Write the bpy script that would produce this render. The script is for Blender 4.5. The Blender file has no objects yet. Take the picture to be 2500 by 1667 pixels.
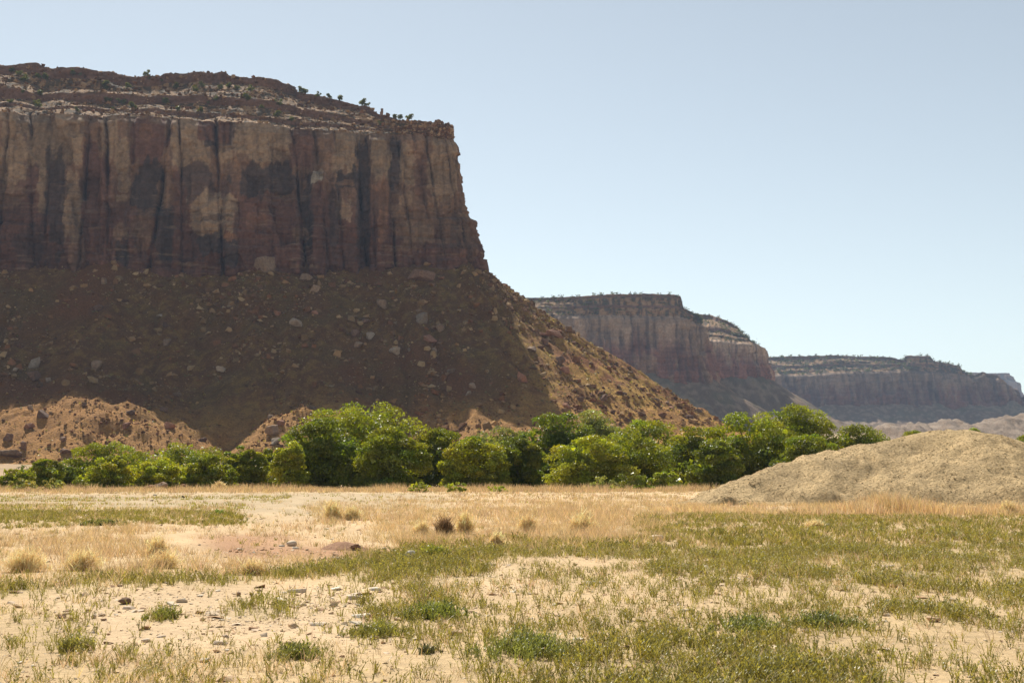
import bpy, bmesh, math, random
import numpy as np
from mathutils import Vector

random.seed(11)
R = np.random.default_rng(11)
sc = bpy.context.scene
COL = sc.collection

# ------------------------------------------------------------------ camera
FPX, CU, CV, HORIZON, EYE = 3000.0, 1250.0, 833.5, 1165.0, 1.7
PITCH = math.atan((HORIZON - CV) / FPX)
cam_d = bpy.data.cameras.new('camera')
cam_d.sensor_width = 36.0
cam_d.lens = 36.0 * FPX / 2500.0
cam_d.clip_start = 0.1
cam_d.clip_end = 40000
cam = bpy.data.objects.new('camera', cam_d)
cam.location = (0, 0, EYE)
cam.rotation_euler = (math.pi / 2 + PITCH, 0, 0)
COL.objects.link(cam)
sc.camera = cam

# ------------------------------------------------------------------ sky, sun, exposure
SUN_EL, SUN_AZ = math.radians(47.0), math.radians(21.0)      # azimuth: degrees left of the view axis
world = bpy.data.worlds.new('World')
sc.world = world
world.use_nodes = True
wn = world.node_tree.nodes
sky = wn.new('ShaderNodeTexSky')
sky.sky_type = 'NISHITA'
sky.sun_disc = False
sky.sun_elevation = SUN_EL
sky.sun_rotation = -SUN_AZ
sky.altitude = 1600
sky.air_density = 1.0
sky.dust_density = 0.5
sky.ozone_density = 1.0
wn['Background'].inputs['Strength'].default_value = 0.094
hs = wn.new('ShaderNodeHueSaturation')                       # camera white balance: a paler, warmer sky all over
hs.inputs['Saturation'].default_value = 0.70
tint = wn.new('ShaderNodeVectorMath'); tint.operation = 'MULTIPLY'; tint.inputs[1].default_value = (1.11, 1.035, 0.86)
world.node_tree.links.new(sky.outputs['Color'], hs.inputs['Color'])
world.node_tree.links.new(hs.outputs['Color'], tint.inputs[0])
world.node_tree.links.new(tint.outputs['Vector'], wn['Background'].inputs['Color'])

sun_d = bpy.data.lights.new('sun', 'SUN')
sun_d.energy = 5.0
sun_d.angle = math.radians(0.53)
sun_d.color = (1.0, 0.93, 0.82)
sun = bpy.data.objects.new('sun', sun_d)
sd = Vector((math.sin(SUN_AZ) * math.cos(SUN_EL), -math.cos(SUN_AZ) * math.cos(SUN_EL), -math.sin(SUN_EL)))
sun.rotation_euler = sd.to_track_quat('-Z', 'Y').to_euler()
sun.location = (-300, 900, 900)
COL.objects.link(sun)

sc.view_settings.view_transform = 'Standard'
sc.view_settings.look = 'None'
sc.view_settings.gamma = 1.0
sc.view_settings.use_curve_mapping = False
sc.view_settings.exposure = 0.62
sc.render.engine = 'CYCLES'
sc.cycles.max_bounces = 8
sc.cycles.transparent_max_bounces = 8
sc.cycles.volume_bounces = 0
sc.cycles.use_denoising = True

# ------------------------------------------------------------------ pixel <-> world
def ray(u, v):
    a = (np.asarray(u, float) - CU) / FPX
    b = (CV - np.asarray(v, float)) / FPX
    y = math.cos(PITCH) - b * math.sin(PITCH)
    z = math.sin(PITCH) + b * math.cos(PITCH)
    return a / y, z / y                       # x and z per metre of y

def at(u, v, Y):
    rx, rz = ray(u, v)
    return np.array([float(rx) * Y, Y, EYE + float(rz) * Y])

def ground_at(u, v):
    rx, rz = ray(u, v)
    Y = -EYE / float(rz)
    return np.array([float(rx) * Y, Y, 0.0])

def project(P):
    P = np.asarray(P, float)
    y = P[..., 1]; z = P[..., 2] - EYE
    f = y * math.cos(PITCH) + z * math.sin(PITCH)
    up = -y * math.sin(PITCH) + z * math.cos(PITCH)
    f = np.where(f < 0.1, 0.1, f)
    return CU + FPX * P[..., 0] / f, CV - FPX * up / f

# ------------------------------------------------------------------ numpy noise
_T = np.random.default_rng(3).random((64, 64, 64)).astype(np.float32) * 2 - 1

def vnoise(x, y, z):
    x, y, z = np.broadcast_arrays(np.asarray(x, np.float64), np.asarray(y, np.float64), np.asarray(z, np.float64))
    xi = np.floor(x); yi = np.floor(y); zi = np.floor(z)
    fx = x - xi; fy = y - yi; fz = z - zi
    fx = fx * fx * (3 - 2 * fx); fy = fy * fy * (3 - 2 * fy); fz = fz * fz * (3 - 2 * fz)
    a = xi.astype(np.int64) & 63; b = yi.astype(np.int64) & 63; c = zi.astype(np.int64) & 63
    a1 = (a + 1) & 63; b1 = (b + 1) & 63; c1 = (c + 1) & 63
    def L(p, q, t): return p + (q - p) * t
    return L(L(L(_T[a, b, c], _T[a1, b, c], fx), L(_T[a, b1, c], _T[a1, b1, c], fx), fy),
             L(L(_T[a, b, c1], _T[a1, b, c1], fx), L(_T[a, b1, c1], _T[a1, b1, c1], fx), fy), fz)

def fbm(x, y, z=0.0, octaves=4, gain=0.5):
    s = 0; amp = 1.0; tot = 0
    x = np.asarray(x, float); y = np.asarray(y, float); z = np.asarray(z, float)
    for k in range(octaves):
        s = s + amp * vnoise(x * 2 ** k + 17.3 * k, y * 2 ** k + 9.1 * k, z * 2 ** k + 4.7 * k)
        tot += amp; amp *= gain
    return s / tot

def cell(x, y, seed=0):
    """blocky cell noise: one random value per jittered cell"""
    x = np.asarray(x, float); y = np.asarray(y, float)
    row = np.floor(y).astype(np.int64)
    xo = x + _T[(row + seed) & 63, 5, seed & 63] * 3.0
    c = np.floor(xo).astype(np.int64)
    return _T[c & 63, row & 63, seed & 63]

def sstep(a, b, x):
    t = np.clip((x - a) / (b - a), 0, 1)
    return t * t * (3 - 2 * t)

# ------------------------------------------------------------------ materials
def nodes_of(m):
    m.use_nodes = True
    return m.node_tree.nodes, m.node_tree.links

def mat_attr(name, rough=0.95, noise_scale=1.0, noise_amt=0.25, bump=0.3, bump_scale=4.0, bump_dist=0.3, spec=0.15, inst=False):
    """base colour from the mesh's own colour attribute, broken up by procedural noise, with bump"""
    m = bpy.data.materials.new(name)
    n, l = nodes_of(m)
    bs = n['Principled BSDF']
    bs.inputs['Roughness'].default_value = rough
    bs.inputs['Specular IOR Level'].default_value = spec
    at_ = n.new('ShaderNodeAttribute'); at_.attribute_name = 'Col'
    if inst: at_.attribute_type = 'INSTANCER'
    geo = n.new('ShaderNodeNewGeometry')
    nz = n.new('ShaderNodeTexNoise'); nz.inputs['Scale'].default_value = noise_scale
    nz.inputs['Detail'].default_value = 6; nz.inputs['Roughness'].default_value = 0.65
    l.new(geo.outputs['Position'], nz.inputs['Vector'])
    mr = n.new('ShaderNodeMapRange')
    mr.inputs['From Min'].default_value = 0.25; mr.inputs['From Max'].default_value = 0.75
    mr.inputs['To Min'].default_value = 1 - noise_amt; mr.inputs['To Max'].default_value = 1 + noise_amt
    l.new(nz.outputs['Fac'], mr.inputs['Value'])
    mx = n.new('ShaderNodeVectorMath'); mx.operation = 'SCALE'
    l.new(at_.outputs['Color'], mx.inputs[0]); l.new(mr.outputs['Result'], mx.inputs['Scale'])
    l.new(mx.outputs['Vector'], bs.inputs['Base Color'])
    if bump > 0:
        nb = n.new('ShaderNodeTexNoise'); nb.inputs['Scale'].default_value = bump_scale
        nb.inputs['Detail'].default_value = 8; nb.inputs['Roughness'].default_value = 0.7
        l.new(geo.outputs['Position'], nb.inputs['Vector'])
        bp = n.new('ShaderNodeBump'); bp.inputs['Strength'].default_value = bump
        bp.inputs['Distance'].default_value = bump_dist
        l.new(nb.outputs['Fac'], bp.inputs['Height'])
        l.new(bp.outputs['Normal'], bs.inputs['Normal'])
    return m

def mat_leaf(name, trans=0.45, gloss=0.03, tint=(1.7, 1.55, 0.55), inst=False):
    m = bpy.data.materials.new(name)
    n, l = nodes_of(m)
    for x in list(n): n.remove(x)
    out = n.new('ShaderNodeOutputMaterial')
    at_ = n.new('ShaderNodeAttribute'); at_.attribute_name = 'Col'
    d = n.new('ShaderNodeBsdfDiffuse'); t = n.new('ShaderNodeBsdfTranslucent')
    g = n.new('ShaderNodeBsdfGlossy'); g.inputs['Roughness'].default_value = 0.42
    tc = n.new('ShaderNodeVectorMath'); tc.operation = 'MULTIPLY'; tc.inputs[1].default_value = tint
    src = at_.outputs['Color']
    if inst:
        ai = n.new('ShaderNodeAttribute'); ai.attribute_name = 'Tone'; ai.attribute_type = 'INSTANCER'
        mu = n.new('ShaderNodeVectorMath'); mu.operation = 'MULTIPLY'
        l.new(src, mu.inputs[0]); l.new(ai.outputs['Color'], mu.inputs[1]); src = mu.outputs['Vector']
    l.new(src, d.inputs['Color'])
    l.new(src, tc.inputs[0]); l.new(tc.outputs['Vector'], t.inputs['Color'])
    mx = n.new('ShaderNodeMixShader'); mx.inputs['Fac'].default_value = trans
    l.new(d.outputs[0], mx.inputs[1]); l.new(t.outputs[0], mx.inputs[2])
    m2 = n.new('ShaderNodeMixShader'); m2.inputs['Fac'].default_value = gloss
    l.new(mx.outputs[0], m2.inputs[1]); l.new(g.outputs[0], m2.inputs[2])
    l.new(m2.outputs[0], out.inputs['Surface'])
    return m

def mat_rock(name, col, col2, scale=0.8, rough=0.95, bump_scale=3.0, bump_dist=0.2, rand=0.25):
    m = bpy.data.materials.new(name)
    n, l = nodes_of(m)
    bs = n['Principled BSDF']; bs.inputs['Roughness'].default_value = rough
    bs.inputs['Specular IOR Level'].default_value = 0.15
    geo = n.new('ShaderNodeNewGeometry'); oi = n.new('ShaderNodeObjectInfo')
    nz = n.new('ShaderNodeTexNoise'); nz.inputs['Scale'].default_value = scale; nz.inputs['Detail'].default_value = 7
    nz.inputs['Roughness'].default_value = 0.65
    l.new(geo.outputs['Position'], nz.inputs['Vector'])
    rp = n.new('ShaderNodeValToRGB')
    rp.color_ramp.elements[0].position = 0.32; rp.color_ramp.elements[0].color = (*col2, 1)
    rp.color_ramp.elements[1].position = 0.66; rp.color_ramp.elements[1].color = (*col, 1)
    l.new(nz.outputs['Fac'], rp.inputs['Fac'])
    mr = n.new('ShaderNodeMapRange'); mr.inputs['To Min'].default_value = 1 - rand; mr.inputs['To Max'].default_value = 1 + rand
    l.new(oi.outputs['Random'], mr.inputs['Value'])
    mx = n.new('ShaderNodeVectorMath'); mx.operation = 'SCALE'
    l.new(rp.outputs['Color'], mx.inputs[0]); l.new(mr.outputs['Result'], mx.inputs['Scale'])
    l.new(mx.outputs['Vector'], bs.inputs['Base Color'])
    nb = n.new('ShaderNodeTexNoise'); nb.inputs['Scale'].default_value = bump_scale; nb.inputs['Detail'].default_value = 8
    nb.inputs['Roughness'].default_value = 0.7
    l.new(geo.outputs['Position'], nb.inputs['Vector'])
    bp = n.new('ShaderNodeBump'); bp.inputs['Strength'].default_value = 0.6; bp.inputs['Distance'].default_value = bump_dist
    l.new(nb.outputs['Fac'], bp.inputs['Height']); l.new(bp.outputs['Normal'], bs.inputs['Normal'])
    return m

M = {}
M['cliff'] = mat_attr('sandstone_cliff', noise_scale=0.35, noise_amt=0.34, bump=0.9, bump_scale=0.7, bump_dist=1.0)
M['talus'] = mat_attr('talus_soil', noise_scale=0.9, noise_amt=0.55, bump=1.0, bump_scale=0.8, bump_dist=1.4)
M['ground'] = mat_attr('field_soil', noise_scale=5.0, noise_amt=0.22, bump=0.8, bump_scale=9.0, bump_dist=0.06)
M['gravel'] = mat_attr('gravel', noise_scale=5.0, noise_amt=0.4, bump=1.0, bump_scale=4.5, bump_dist=0.28)
M['leaf'] = mat_leaf('cottonwood_leaf', 0.42, 0.05, (1.8, 1.7, 0.5))
M['blade'] = mat_leaf('weed_blade', 0.35, 0.03, (1.5, 1.4, 0.7))
M['weed'] = mat_leaf('weed_tuft', 0.35, 0.03, (1.5, 1.4, 0.7), inst=True)
M['straw'] = mat_leaf('dry_straw', 0.30, 0.02, (1.1, 1.02, 0.85))
M['stone_mix'] = mat_attr('field_stone', noise_scale=9.0, noise_amt=0.2, bump=0.5, bump_scale=25.0, bump_dist=0.02, inst=True)
M['scree'] = mat_attr('scree_rock', noise_scale=1.2, noise_amt=0.25, bump=0.5, bump_scale=3.0, bump_dist=0.2, inst=True)
M['boulder_tan'] = mat_rock('boulder_tan', (0.30, 0.21, 0.14), (0.17, 0.115, 0.08))
M['boulder_pale'] = mat_rock('boulder_pale', (0.34, 0.27, 0.20), (0.20, 0.15, 0.11))
M['boulder_red'] = mat_rock('boulder_red', (0.34, 0.17, 0.10), (0.20, 0.10, 0.065))
M['boulder_dark'] = mat_rock('boulder_dark', (0.22, 0.135, 0.09), (0.12, 0.075, 0.055))
M['stone_pale'] = mat_rock('stone_pale', (0.66, 0.55, 0.42), (0.50, 0.38, 0.27), scale=6, bump_scale=22, bump_dist=0.02, rand=0.12)
M['stone_white'] = mat_rock('stone_white', (0.78, 0.72, 0.60), (0.60, 0.52, 0.40), scale=6, bump_scale=18, bump_dist=0.02, rand=0.05)
M['stone_brown'] = mat_rock('stone_brown', (0.30, 0.19, 0.12), (0.18, 0.11, 0.075), scale=7, bump_scale=22, bump_dist=0.03, rand=0.2)
M['dirt'] = mat_rock('red_dirt', (0.38, 0.22, 0.13), (0.26, 0.14, 0.085), scale=7, bump_scale=16, bump_dist=0.04)
M['bark'] = mat_rock('cottonwood_bark', (0.16, 0.12, 0.085), (0.075, 0.055, 0.04), scale=4, bump_scale=9, bump_dist=0.05)
M['twig'] = mat_rock('bleached_twig', (0.70, 0.60, 0.42), (0.52, 0.42, 0.28), scale=12, bump_scale=40, bump_dist=0.005)
M['black'] = mat_rock('black_plastic', (0.02, 0.02, 0.02), (0.012, 0.012, 0.014), rough=0.5)

# ------------------------------------------------------------------ mesh helpers
def mesh_obj(name, verts, faces, mat, parent=None, col=None, smooth=True, link=True):
    """faces: (n,3) or (n,4) int array, or a list of such arrays"""
    me = bpy.data.meshes.new(name)
    fl = [np.asarray(f, np.int32) for f in (faces if isinstance(faces, list) else [faces]) if len(f)]
    verts = np.asarray(verts, np.float32)
    me.vertices.add(len(verts)); me.vertices.foreach_set('co', verts.ravel())
    nl = sum(f.size for f in fl); nf = sum(len(f) for f in fl)
    me.loops.add(nl); me.polygons.add(nf)
    me.loops.foreach_set('vertex_index', np.concatenate([f.ravel() for f in fl]))
    sizes = np.concatenate([np.full(len(f), f.shape[1], np.int32) for f in fl])
    starts = np.concatenate([[0], np.cumsum(sizes)[:-1]]).astype(np.int32)
    me.polygons.foreach_set('loop_start', starts)
    me.polygons.foreach_set('use_smooth', np.full(nf, smooth, bool))
    me.update(calc_edges=True)
    if col is not None:
        ca = me.color_attributes.new('Col', 'FLOAT_COLOR', 'POINT')
        c4 = np.ones((len(verts), 4), np.float32); c4[:, :3] = col
        ca.data.foreach_set('color', c4.ravel())
    if mat is not None: me.materials.append(mat)
    o = bpy.data.objects.new(name, me)
    if link: COL.objects.link(o)
    if parent is not None: o.parent = parent
    return o

def bm_obj(name, bm, mat, parent=None, smooth=False):
    me = bpy.data.meshes.new(name); bm.to_mesh(me); bm.free()
    if smooth:
        me.polygons.foreach_set('use_smooth', np.full(len(me.polygons), True, bool))
    me.materials.append(mat)
    o = bpy.data.objects.new(name, me); COL.objects.link(o)
    if parent is not None: o.parent = parent
    return o

def grid_faces(nr, nc, off=0):
    i = np.arange(nr - 1)[:, None] * nc + np.arange(nc - 1)[None, :]
    i = i.ravel() + off
    return np.stack([i, i + 1, i + nc + 1, i + nc], 1)

def tag(o, label, cat=None, group=None, kind=None):
    o['label'] = label
    if cat: o['category'] = cat
    if group: o['group'] = group
    if kind: o['kind'] = kind
    return o

def empty(name, loc=(0, 0, 0)):
    o = bpy.data.objects.new(name, None); o.location = loc; o.empty_display_size = 0.3
    COL.objects.link(o)
    return o

# ------------------------------------------------------------------ ground
def valley(y):
    """valley floor beyond the trees rises gently towards the far mesas"""
    t = (np.asarray(y, float) - 380.0) / 60.0
    sp = 60.0 * np.where(t > 30, t, np.log1p(np.exp(np.clip(t, -30, 30))))
    return np.minimum(0.045 * sp, 138.0 + 0 * sp)

def ground_z(x, y):
    x = np.asarray(x, float); y = np.asarray(y, float)
    near = 0.05 * fbm(x / 2.6, y / 2.6, 1.0, 3) + 0.10 * fbm(x / 14, y / 14, 5.0, 2)
    fade = 1 - sstep(60, 130, np.hypot(x, y))
    return near * (0.25 + 0.75 * fade) + valley(y) + 0.6 * fbm(x / 90, y / 90, 2.0, 3) * sstep(260, 600, np.hypot(x, y))

def soft(u, v, u0, v0, u1, v1, s=25.0, sv=None):
    sv = s * 0.35 if sv is None else sv
    return sstep(u0 - s, u0 + s, u) * (1 - sstep(u1 - s, u1 + s, u)) * sstep(v0 - sv, v0 + sv, v) * (1 - sstep(v1 - sv, v1 + sv, v))

def zones(x, y):
    """cover of the field as seen on the ground: green weeds, dry grass, stony bare soil, red dirt, grey gravel"""
    x = np.asarray(x, float); y = np.asarray(y, float)
    P = np.stack([x, y, np.zeros_like(x)], -1)
    u, v = project(P)
    wu = 60 * fbm(x / 5, y / 9, 3.0, 3); wv = 0.16 * (v - HORIZON) * fbm(x / 4, y / 8, 7.0, 3)
    u = u + wu; v = v + wv
    n1 = fbm(x / 1.3, y / 2.2, 11.0, 4); n2 = fbm(x / 4.5, y / 9.0, 21.0, 3)
    g = np.zeros_like(x); d = np.zeros_like(x)
    def G(val, *b, **k): 
        nonlocal g; g = np.maximum(g, val * soft(u, v, *b, **k))
    def D(val, *b, **k):
        nonlocal d; d = np.maximum(d, val * soft(u, v, *b, **k))
    G(.75, -900, 1236, 610, 1283); G(.35, -900, 1212, 700, 1222, sv=3)
    bandc = 1432 - 0.062 * np.clip(u, -900, 900)
    g = np.maximum(g, 0.95 * np.exp(-((v - bandc) / 17.0) ** 2) * (1 - sstep(850, 980, u)))
    G(.9, 850, 1338, 1200, 1408); G(.85, 1000, 1312, 1760, 1362)
    G(.85, 1560, 1256, 3200, 1284); G(.8, 1560, 1284, 3200, 1400)
    patch = sstep(-0.12, 0.28, n2 + 0.7 * n1)
    right = soft(u, v, 860 + 0 * u, 1400, 3400, 1800, s=160)
    g = np.maximum(g, right * (0.42 + 0.60 * patch) * (0.72 + 0.28 * sstep(1300, 2100, u)))
    G(.85, 880, 1460, 1040, 1530, s=40); G(.85, 1000, 1420, 1130, 1500, s=40)
    G(.30, -600, 1480, 230, 1620, s=60); G(.75, 370, 1470, 440, 1505, s=18); 
    G(.5, 560, 1450, 720, 1510, s=40)
    g = np.maximum(g, soft(u, v, -900, 1585, 1000, 1800, s=60) * (0.25 + 0.6 * patch))
    g = np.maximum(g, 0.10 * patch * sstep(1400, 1440, v))
    D(.95, -900, 1298, 400, 1408, s=50); D(.75, 420, 1352, 800, 1404, s=30)
    D(.7, 760, 1232, 930, 1280, s=30); D(1.0, 930, 1228, 1640, 1330, s=60)
    D(.9, 1640, 1228, 3200, 1262, s=60); D(.65, -900, 1196, 1700, 1205, sv=3)
    D(.9, -900, 1615, 900, 1800, s=70); D(.5, 1050, 1206, 1720, 1236, s=50)
    D(.35, 400, 1290, 900, 1330, s=50)
    d = np.maximum(d, 0.22 * sstep(0.0, 0.4, n1) * sstep(1380, 1420, v) * sstep(1700, 2300, u))
    bare = soft(u, v, 150, 1430, 960, 1590, s=90) + soft(u, v, 900, 1390, 1300, 1440, s=60) + soft(u, v, 1600, 1360, 1950, 1410, s=60) + soft(u, v, 680, 1345, 960, 1375, s=40)
    red = soft(u, v, 520, 1318, 1200, 1352, s=60, sv=8)
    grey = soft(u, v, -900, 1205, 1080, 1240, s=80, sv=5) + 0.8 * soft(u, v, 560, 1230, 830, 1262, s=40)
    return g * (0.65 + 0.6 * (n1 + 0.5)), d * (0.75 + 0.5 * (n1 + 0.5)), np.clip(bare, 0, 1), red, np.clip(grey, 0, 1), u, v

def build_ground():
    rr = np.concatenate([[0.0], np.geomspace(1.2, 9000, 240)])
    fine = np.radians(np.linspace(-30, 30, 360))
    coarse = np.radians(np.linspace(30, 330, 50))[1:]
    ang = np.concatenate([fine, coarse])
    A, RR = np.meshgrid(ang, rr)
    X = RR * np.sin(A); Y = RR * np.cos(A)
    Z = ground_z(X, Y)
    V = np.stack([X, Y, Z], -1).reshape(-1, 3)
    x = V[:, 0]; y = V[:, 1]
    g, d, bare, red, grey, u, v = zones(x, y)
    n1 = fbm(x / 1.1, y / 1.6, 31.0, 4)[:, None]; n2 = fbm(x / 12, y / 25, 41.0, 3)[:, None]
    base = np.array([0.54, 0.385, 0.22]) * (1 + 0.18 * n1 + 0.12 * n2)
    def mixc(c, col, f):
        f = np.clip(f, 0, 1)[:, None]
        return c * (1 - f) + np.array(col) * (1 + 0.2 * n1) * f
    c = mixc(base, (0.60, 0.44, 0.27), bare * 0.75)
    c = mixc(c, (0.36, 0.185, 0.10), red * 0.85)
    c = mixc(c, (0.41, 0.315, 0.195), grey * 0.9)
    far = sstep(40, 95, y)
    c = mixc(c, (0.30, 0.27, 0.105), np.clip(g, 0, 1) * (0.35 + 0.4 * far))
    c = mixc(c, (0.56, 0.41, 0.225), np.clip(d, 0, 1) * (0.6 + 0.2 * far))
    c = mixc(c, (0.36, 0.25, 0.145), sstep(210, 330, y) * 1.0)
    # desert scrub mottling far away
    sc_ = sstep(0.05, 0.35, fbm(x / 9, y / 9, 3.3, 3)) * sstep(300, 500, y)
    c = mixc(c, (0.24, 0.20, 0.10), sc_ * 0.6)
    nr, nc = A.shape
    f = grid_faces(nr, nc)
    i = np.arange(nr - 1) * nc
    f = np.concatenate([f, np.stack([i + nc - 1, i, i + nc, i + 2 * nc - 1], 1)])
    o = mesh_obj('ground', V, f[:, ::-1], M['ground'], col=np.clip(c, 0.01, 0.9))
    o['kind'] = 'structure'
    o['label'] = 'sandy field floor running out to the far mesas'
    return o
build_ground()

# ------------------------------------------------------------------ mesas
def chaikin(p, it=4):
    p = np.asarray(p, float)
    for _ in range(it):
        q = np.empty((2 * len(p) - 2 + 2, 2)); q[0] = p[0]; q[-1] = p[-1]
        a = p[:-1]; b = p[1:]
        q[1:-1:2] = a * .75 + b * .25
        q[2:-1:2] = (a * .25 + b * .75)[: len(q[2:-1:2])]
        p = np.concatenate([[p[0]], np.stack([a * .75 + b * .25, a * .25 + b * .75], 1).reshape(-1, 2), [p[-1]]])
    return p

class Path:
    def __init__(self, pts, step, fan=60.0, it=4, coarse=None):
        p = chaikin(pts, it)
        seg = np.diff(p, axis=0); L = np.hypot(*seg.T)
        th = np.unwrap(np.arctan2(seg[:, 1], seg[:, 0]))
        dth = np.abs(np.diff(th, prepend=th[0]))
        w = L + fan * dth
        if coarse is not None:
            mid = (p[1:] + p[:-1]) / 2
            w = w * np.where(coarse(mid), 0.22, 1.0)          # denser samples round the corners
        cw = np.concatenate([[0], np.cumsum(w)])
        n = max(8, int(cw[-1] / step))
        t = np.linspace(0, cw[-1], n)
        self.P = np.stack([np.interp(t, cw, p[:, k]) for k in (0, 1)], 1)
        g = np.gradient(self.P, axis=0); 
        k = np.ones(7) / 7
        g = np.stack([np.convolve(np.pad(g[:, j], 3, 'edge'), k, 'valid') for j in (0, 1)], 1)
        g /= np.linalg.norm(g, axis=1)[:, None]
        self.N = np.stack([g[:, 1], -g[:, 0]], 1)
        self.s = np.concatenate([[0], np.cumsum(np.hypot(*np.diff(self.P, axis=0).T))])
        u, _ = project(np.concatenate([self.P, np.full((n, 1), 200.0)], 1))
        self.u = u
        self.ic = int(np.argmax(np.where(self.P[:, 1] > 0, u, -1e9)))      # the prow: farthest right
        self.uh = u.copy(); self.uh[self.ic:] = u[self.ic]

def interp_uv(uh, tab):
    t = np.array(tab, float)
    return np.interp(uh, t[:, 0], t[:, 1])

def zratio(v):
    return ray(CU, v)[1]

SURF = {}          # dense surface points for placing things by sight: name -> (verts, u, v)
def remember(key, V):
    u, v = project(V); SURF[key] = (V, u, v)

def spot(key, u, v, near=True):
    V, U, W = SURF[key]
    d = (U - u) ** 2 + (W - v) ** 2
    k = np.argsort(d)[:12]
    k = k[d[k] < max(60.0, d[k[0]] * 3)]
    j = k[np.argmin(V[k, 1])] if near else k[0]
    return V[j].copy()

TAN = np.array([0.325, 0.222, 0.138]); DARK = np.array([0.072, 0.052, 0.046]); RED = np.array([0.165, 0.080, 0.056])
BROWN = np.array([0.235, 0.140, 0.085]); ORANGE = np.array([0.28, 0.14, 0.072]); PALE = np.array([0.50, 0.42, 0.32])

def mesa(name, label, pts, step, dz, rim, base, cap, cracks=None, ncracks=0, lean=12.0, prow_lean=6.0, cap_k=1.6, spine=None,
         talus_len=330.0, talus_step=1.4, slope=0.66, talus_k=14.0, bumps=(), paint=None, relief=1.0, seed=0, crack_depth=8.0,
         key=None, coarse=None, extra_relief=None, talus_col=None, split=True, talus_min=0.0, gully=8.0, cap_block=None, cap_rows=70, tscale=1.0):
    rg = np.random.default_rng(100 + seed)
    root = empty(name, (float(pts[0][0]) * 0, 0, 0))
    root['kind'] = 'structure'; root['label'] = label
    p = Path(pts, step, coarse=coarse)
    n = len(p.P); Yp = p.P[:, 1]
    Yh = Yp.copy(); Yh[p.ic:] = Yp[p.ic]
    vr = interp_uv(p.uh, rim); vb = interp_uv(p.uh, base); vc = interp_uv(p.uh, cap)
    leanv = lean + prow_lean * np.exp(-((np.arange(n) - p.ic) / (18.0 / step)) ** 2)
    zt = EYE + zratio(vr) * (Yh + 0.6 * leanv); zb = EYE + zratio(vb) * Yh
    kk = np.full(n, cap_k)
    if cap_block is not None:
        kk = cap_k + (0.25 - cap_k) * sstep(cap_block[0], cap_block[1], p.uh)
    rc = zratio(vc)
    H = np.maximum((EYE + rc * (Yh + leanv) - zt) / (1 - rc * kk), 1.5)
    H = H + 0.02 * H * fbm(p.s / 9, 0, seed, 2)
    # ---- cliff
    hb = 8.0 * tscale
    nz = int(((zt - zb).max() + hb) / dz)
    t = np.linspace(0, 1, nz)[:, None]
    z0 = zb - hb
    Z = z0[None] + t * (zt - z0)[None]
    tt = np.clip((Z - zb[None]) / (zt - zb)[None], 0, 1)
    S = np.broadcast_to(p.s[None], Z.shape)
    if cracks:
        us = p.u[:p.ic + 1]; ss = p.s[:p.ic + 1]
        cl = []
        for ct in cracks:
            cl.append((np.interp(ct[0], us, ss), np.interp(ct[1], us, ss), ct[2]))
        s_in = [c[0] for c in cl]
        left = np.arange(6, min(s_in) - 10, 19.0) + rg.normal(0, 4, len(np.arange(6, min(s_in) - 10, 19.0)))
        right = np.arange(max(s_in) + 16, p.s[-1] - 5, 22.0)
        cl += [(a, a + rg.normal(0, 4), rg.uniform(.5, 1)) for a in list(left) + list(right)]
    else:
        a = np.linspace(6, p.s[-1] - 6, ncracks) + rg.normal(0, (p.s[-1] / ncracks) * 0.28, ncracks)
        cl = [(x, x + rg.normal(0, 3), rg.uniform(.35, 1)) for x in a]
    cl.sort(key=lambda c: c[0] + c[1])
    disp = np.zeros_like(Z)
    wig = 1.6 * tscale * fbm(S / 40, Z / 18, seed + 2.0, 3)
    cidx = np.zeros(Z.shape, int)
    wcr = max(0.85 * tscale, step * 0.9)
    for (st, sb, dp) in cl:
        cpos = sb + (st - sb) * tt + wig
        dd = S - cpos
        disp -= crack_depth * dp * np.exp(-(dd / wcr) ** 2) * (0.12 + 0.88 * sstep(-0.35, 0.25, fbm(0, Z / 22, st * 0.37, 3)))
        disp -= 0.13 * crack_depth * dp * np.exp(-(dd / (3.6 * wcr)) ** 2)
        cidx += (dd > 0)
    off = rg.normal(0, 1.1, len(cl) + 1) * relief
    disp += off[cidx] * tscale
    # spalled panels, bedding, blocky roughness
    wS = S + 3 * tscale * fbm(S / 20, Z / 20, seed + 5.0, 2); wZ = Z + 3 * tscale * fbm(S / 15, Z / 15, seed + 8.0, 2)
    wS2 = wS + 0.32 * Z
    disp += relief * tscale * 2.4 * cell(wS2 / (24 * tscale), (wZ - 0.25 * wS) / (38 * tscale), 31 + seed)
    disp += relief * tscale * (1.5 * cell(wS / (12 * tscale), wZ / (21 * tscale), 1 + seed) + 0.9 * cell(wS / (4 * tscale), wZ / (6.5 * tscale), 9 + seed))
    low = 1 - sstep(0.25, 0.6, tt)
    bed = fbm(S / 45, Z / (1.7 * tscale), seed + 3.0, 3)
    disp += tscale * (0.35 + 0.9 * low) * np.sign(bed) * np.abs(bed) ** 0.6
    disp += tscale * (1.1 * fbm(S / 7, Z / 12, seed + 1.0, 5) + 0.9 * fbm(S / 2.4, Z / 3.6, seed + 1.7, 3))
    disp += 2.5 * tscale * low ** 2
    disp -= tscale * 6.0 * sstep(0.9, 1.0, tt) ** 2 * (0.5 + 0.8 * np.abs(fbm(S / 9, 0, seed + 4.0, 2)))
    disp -= leanv[None] * tt
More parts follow.
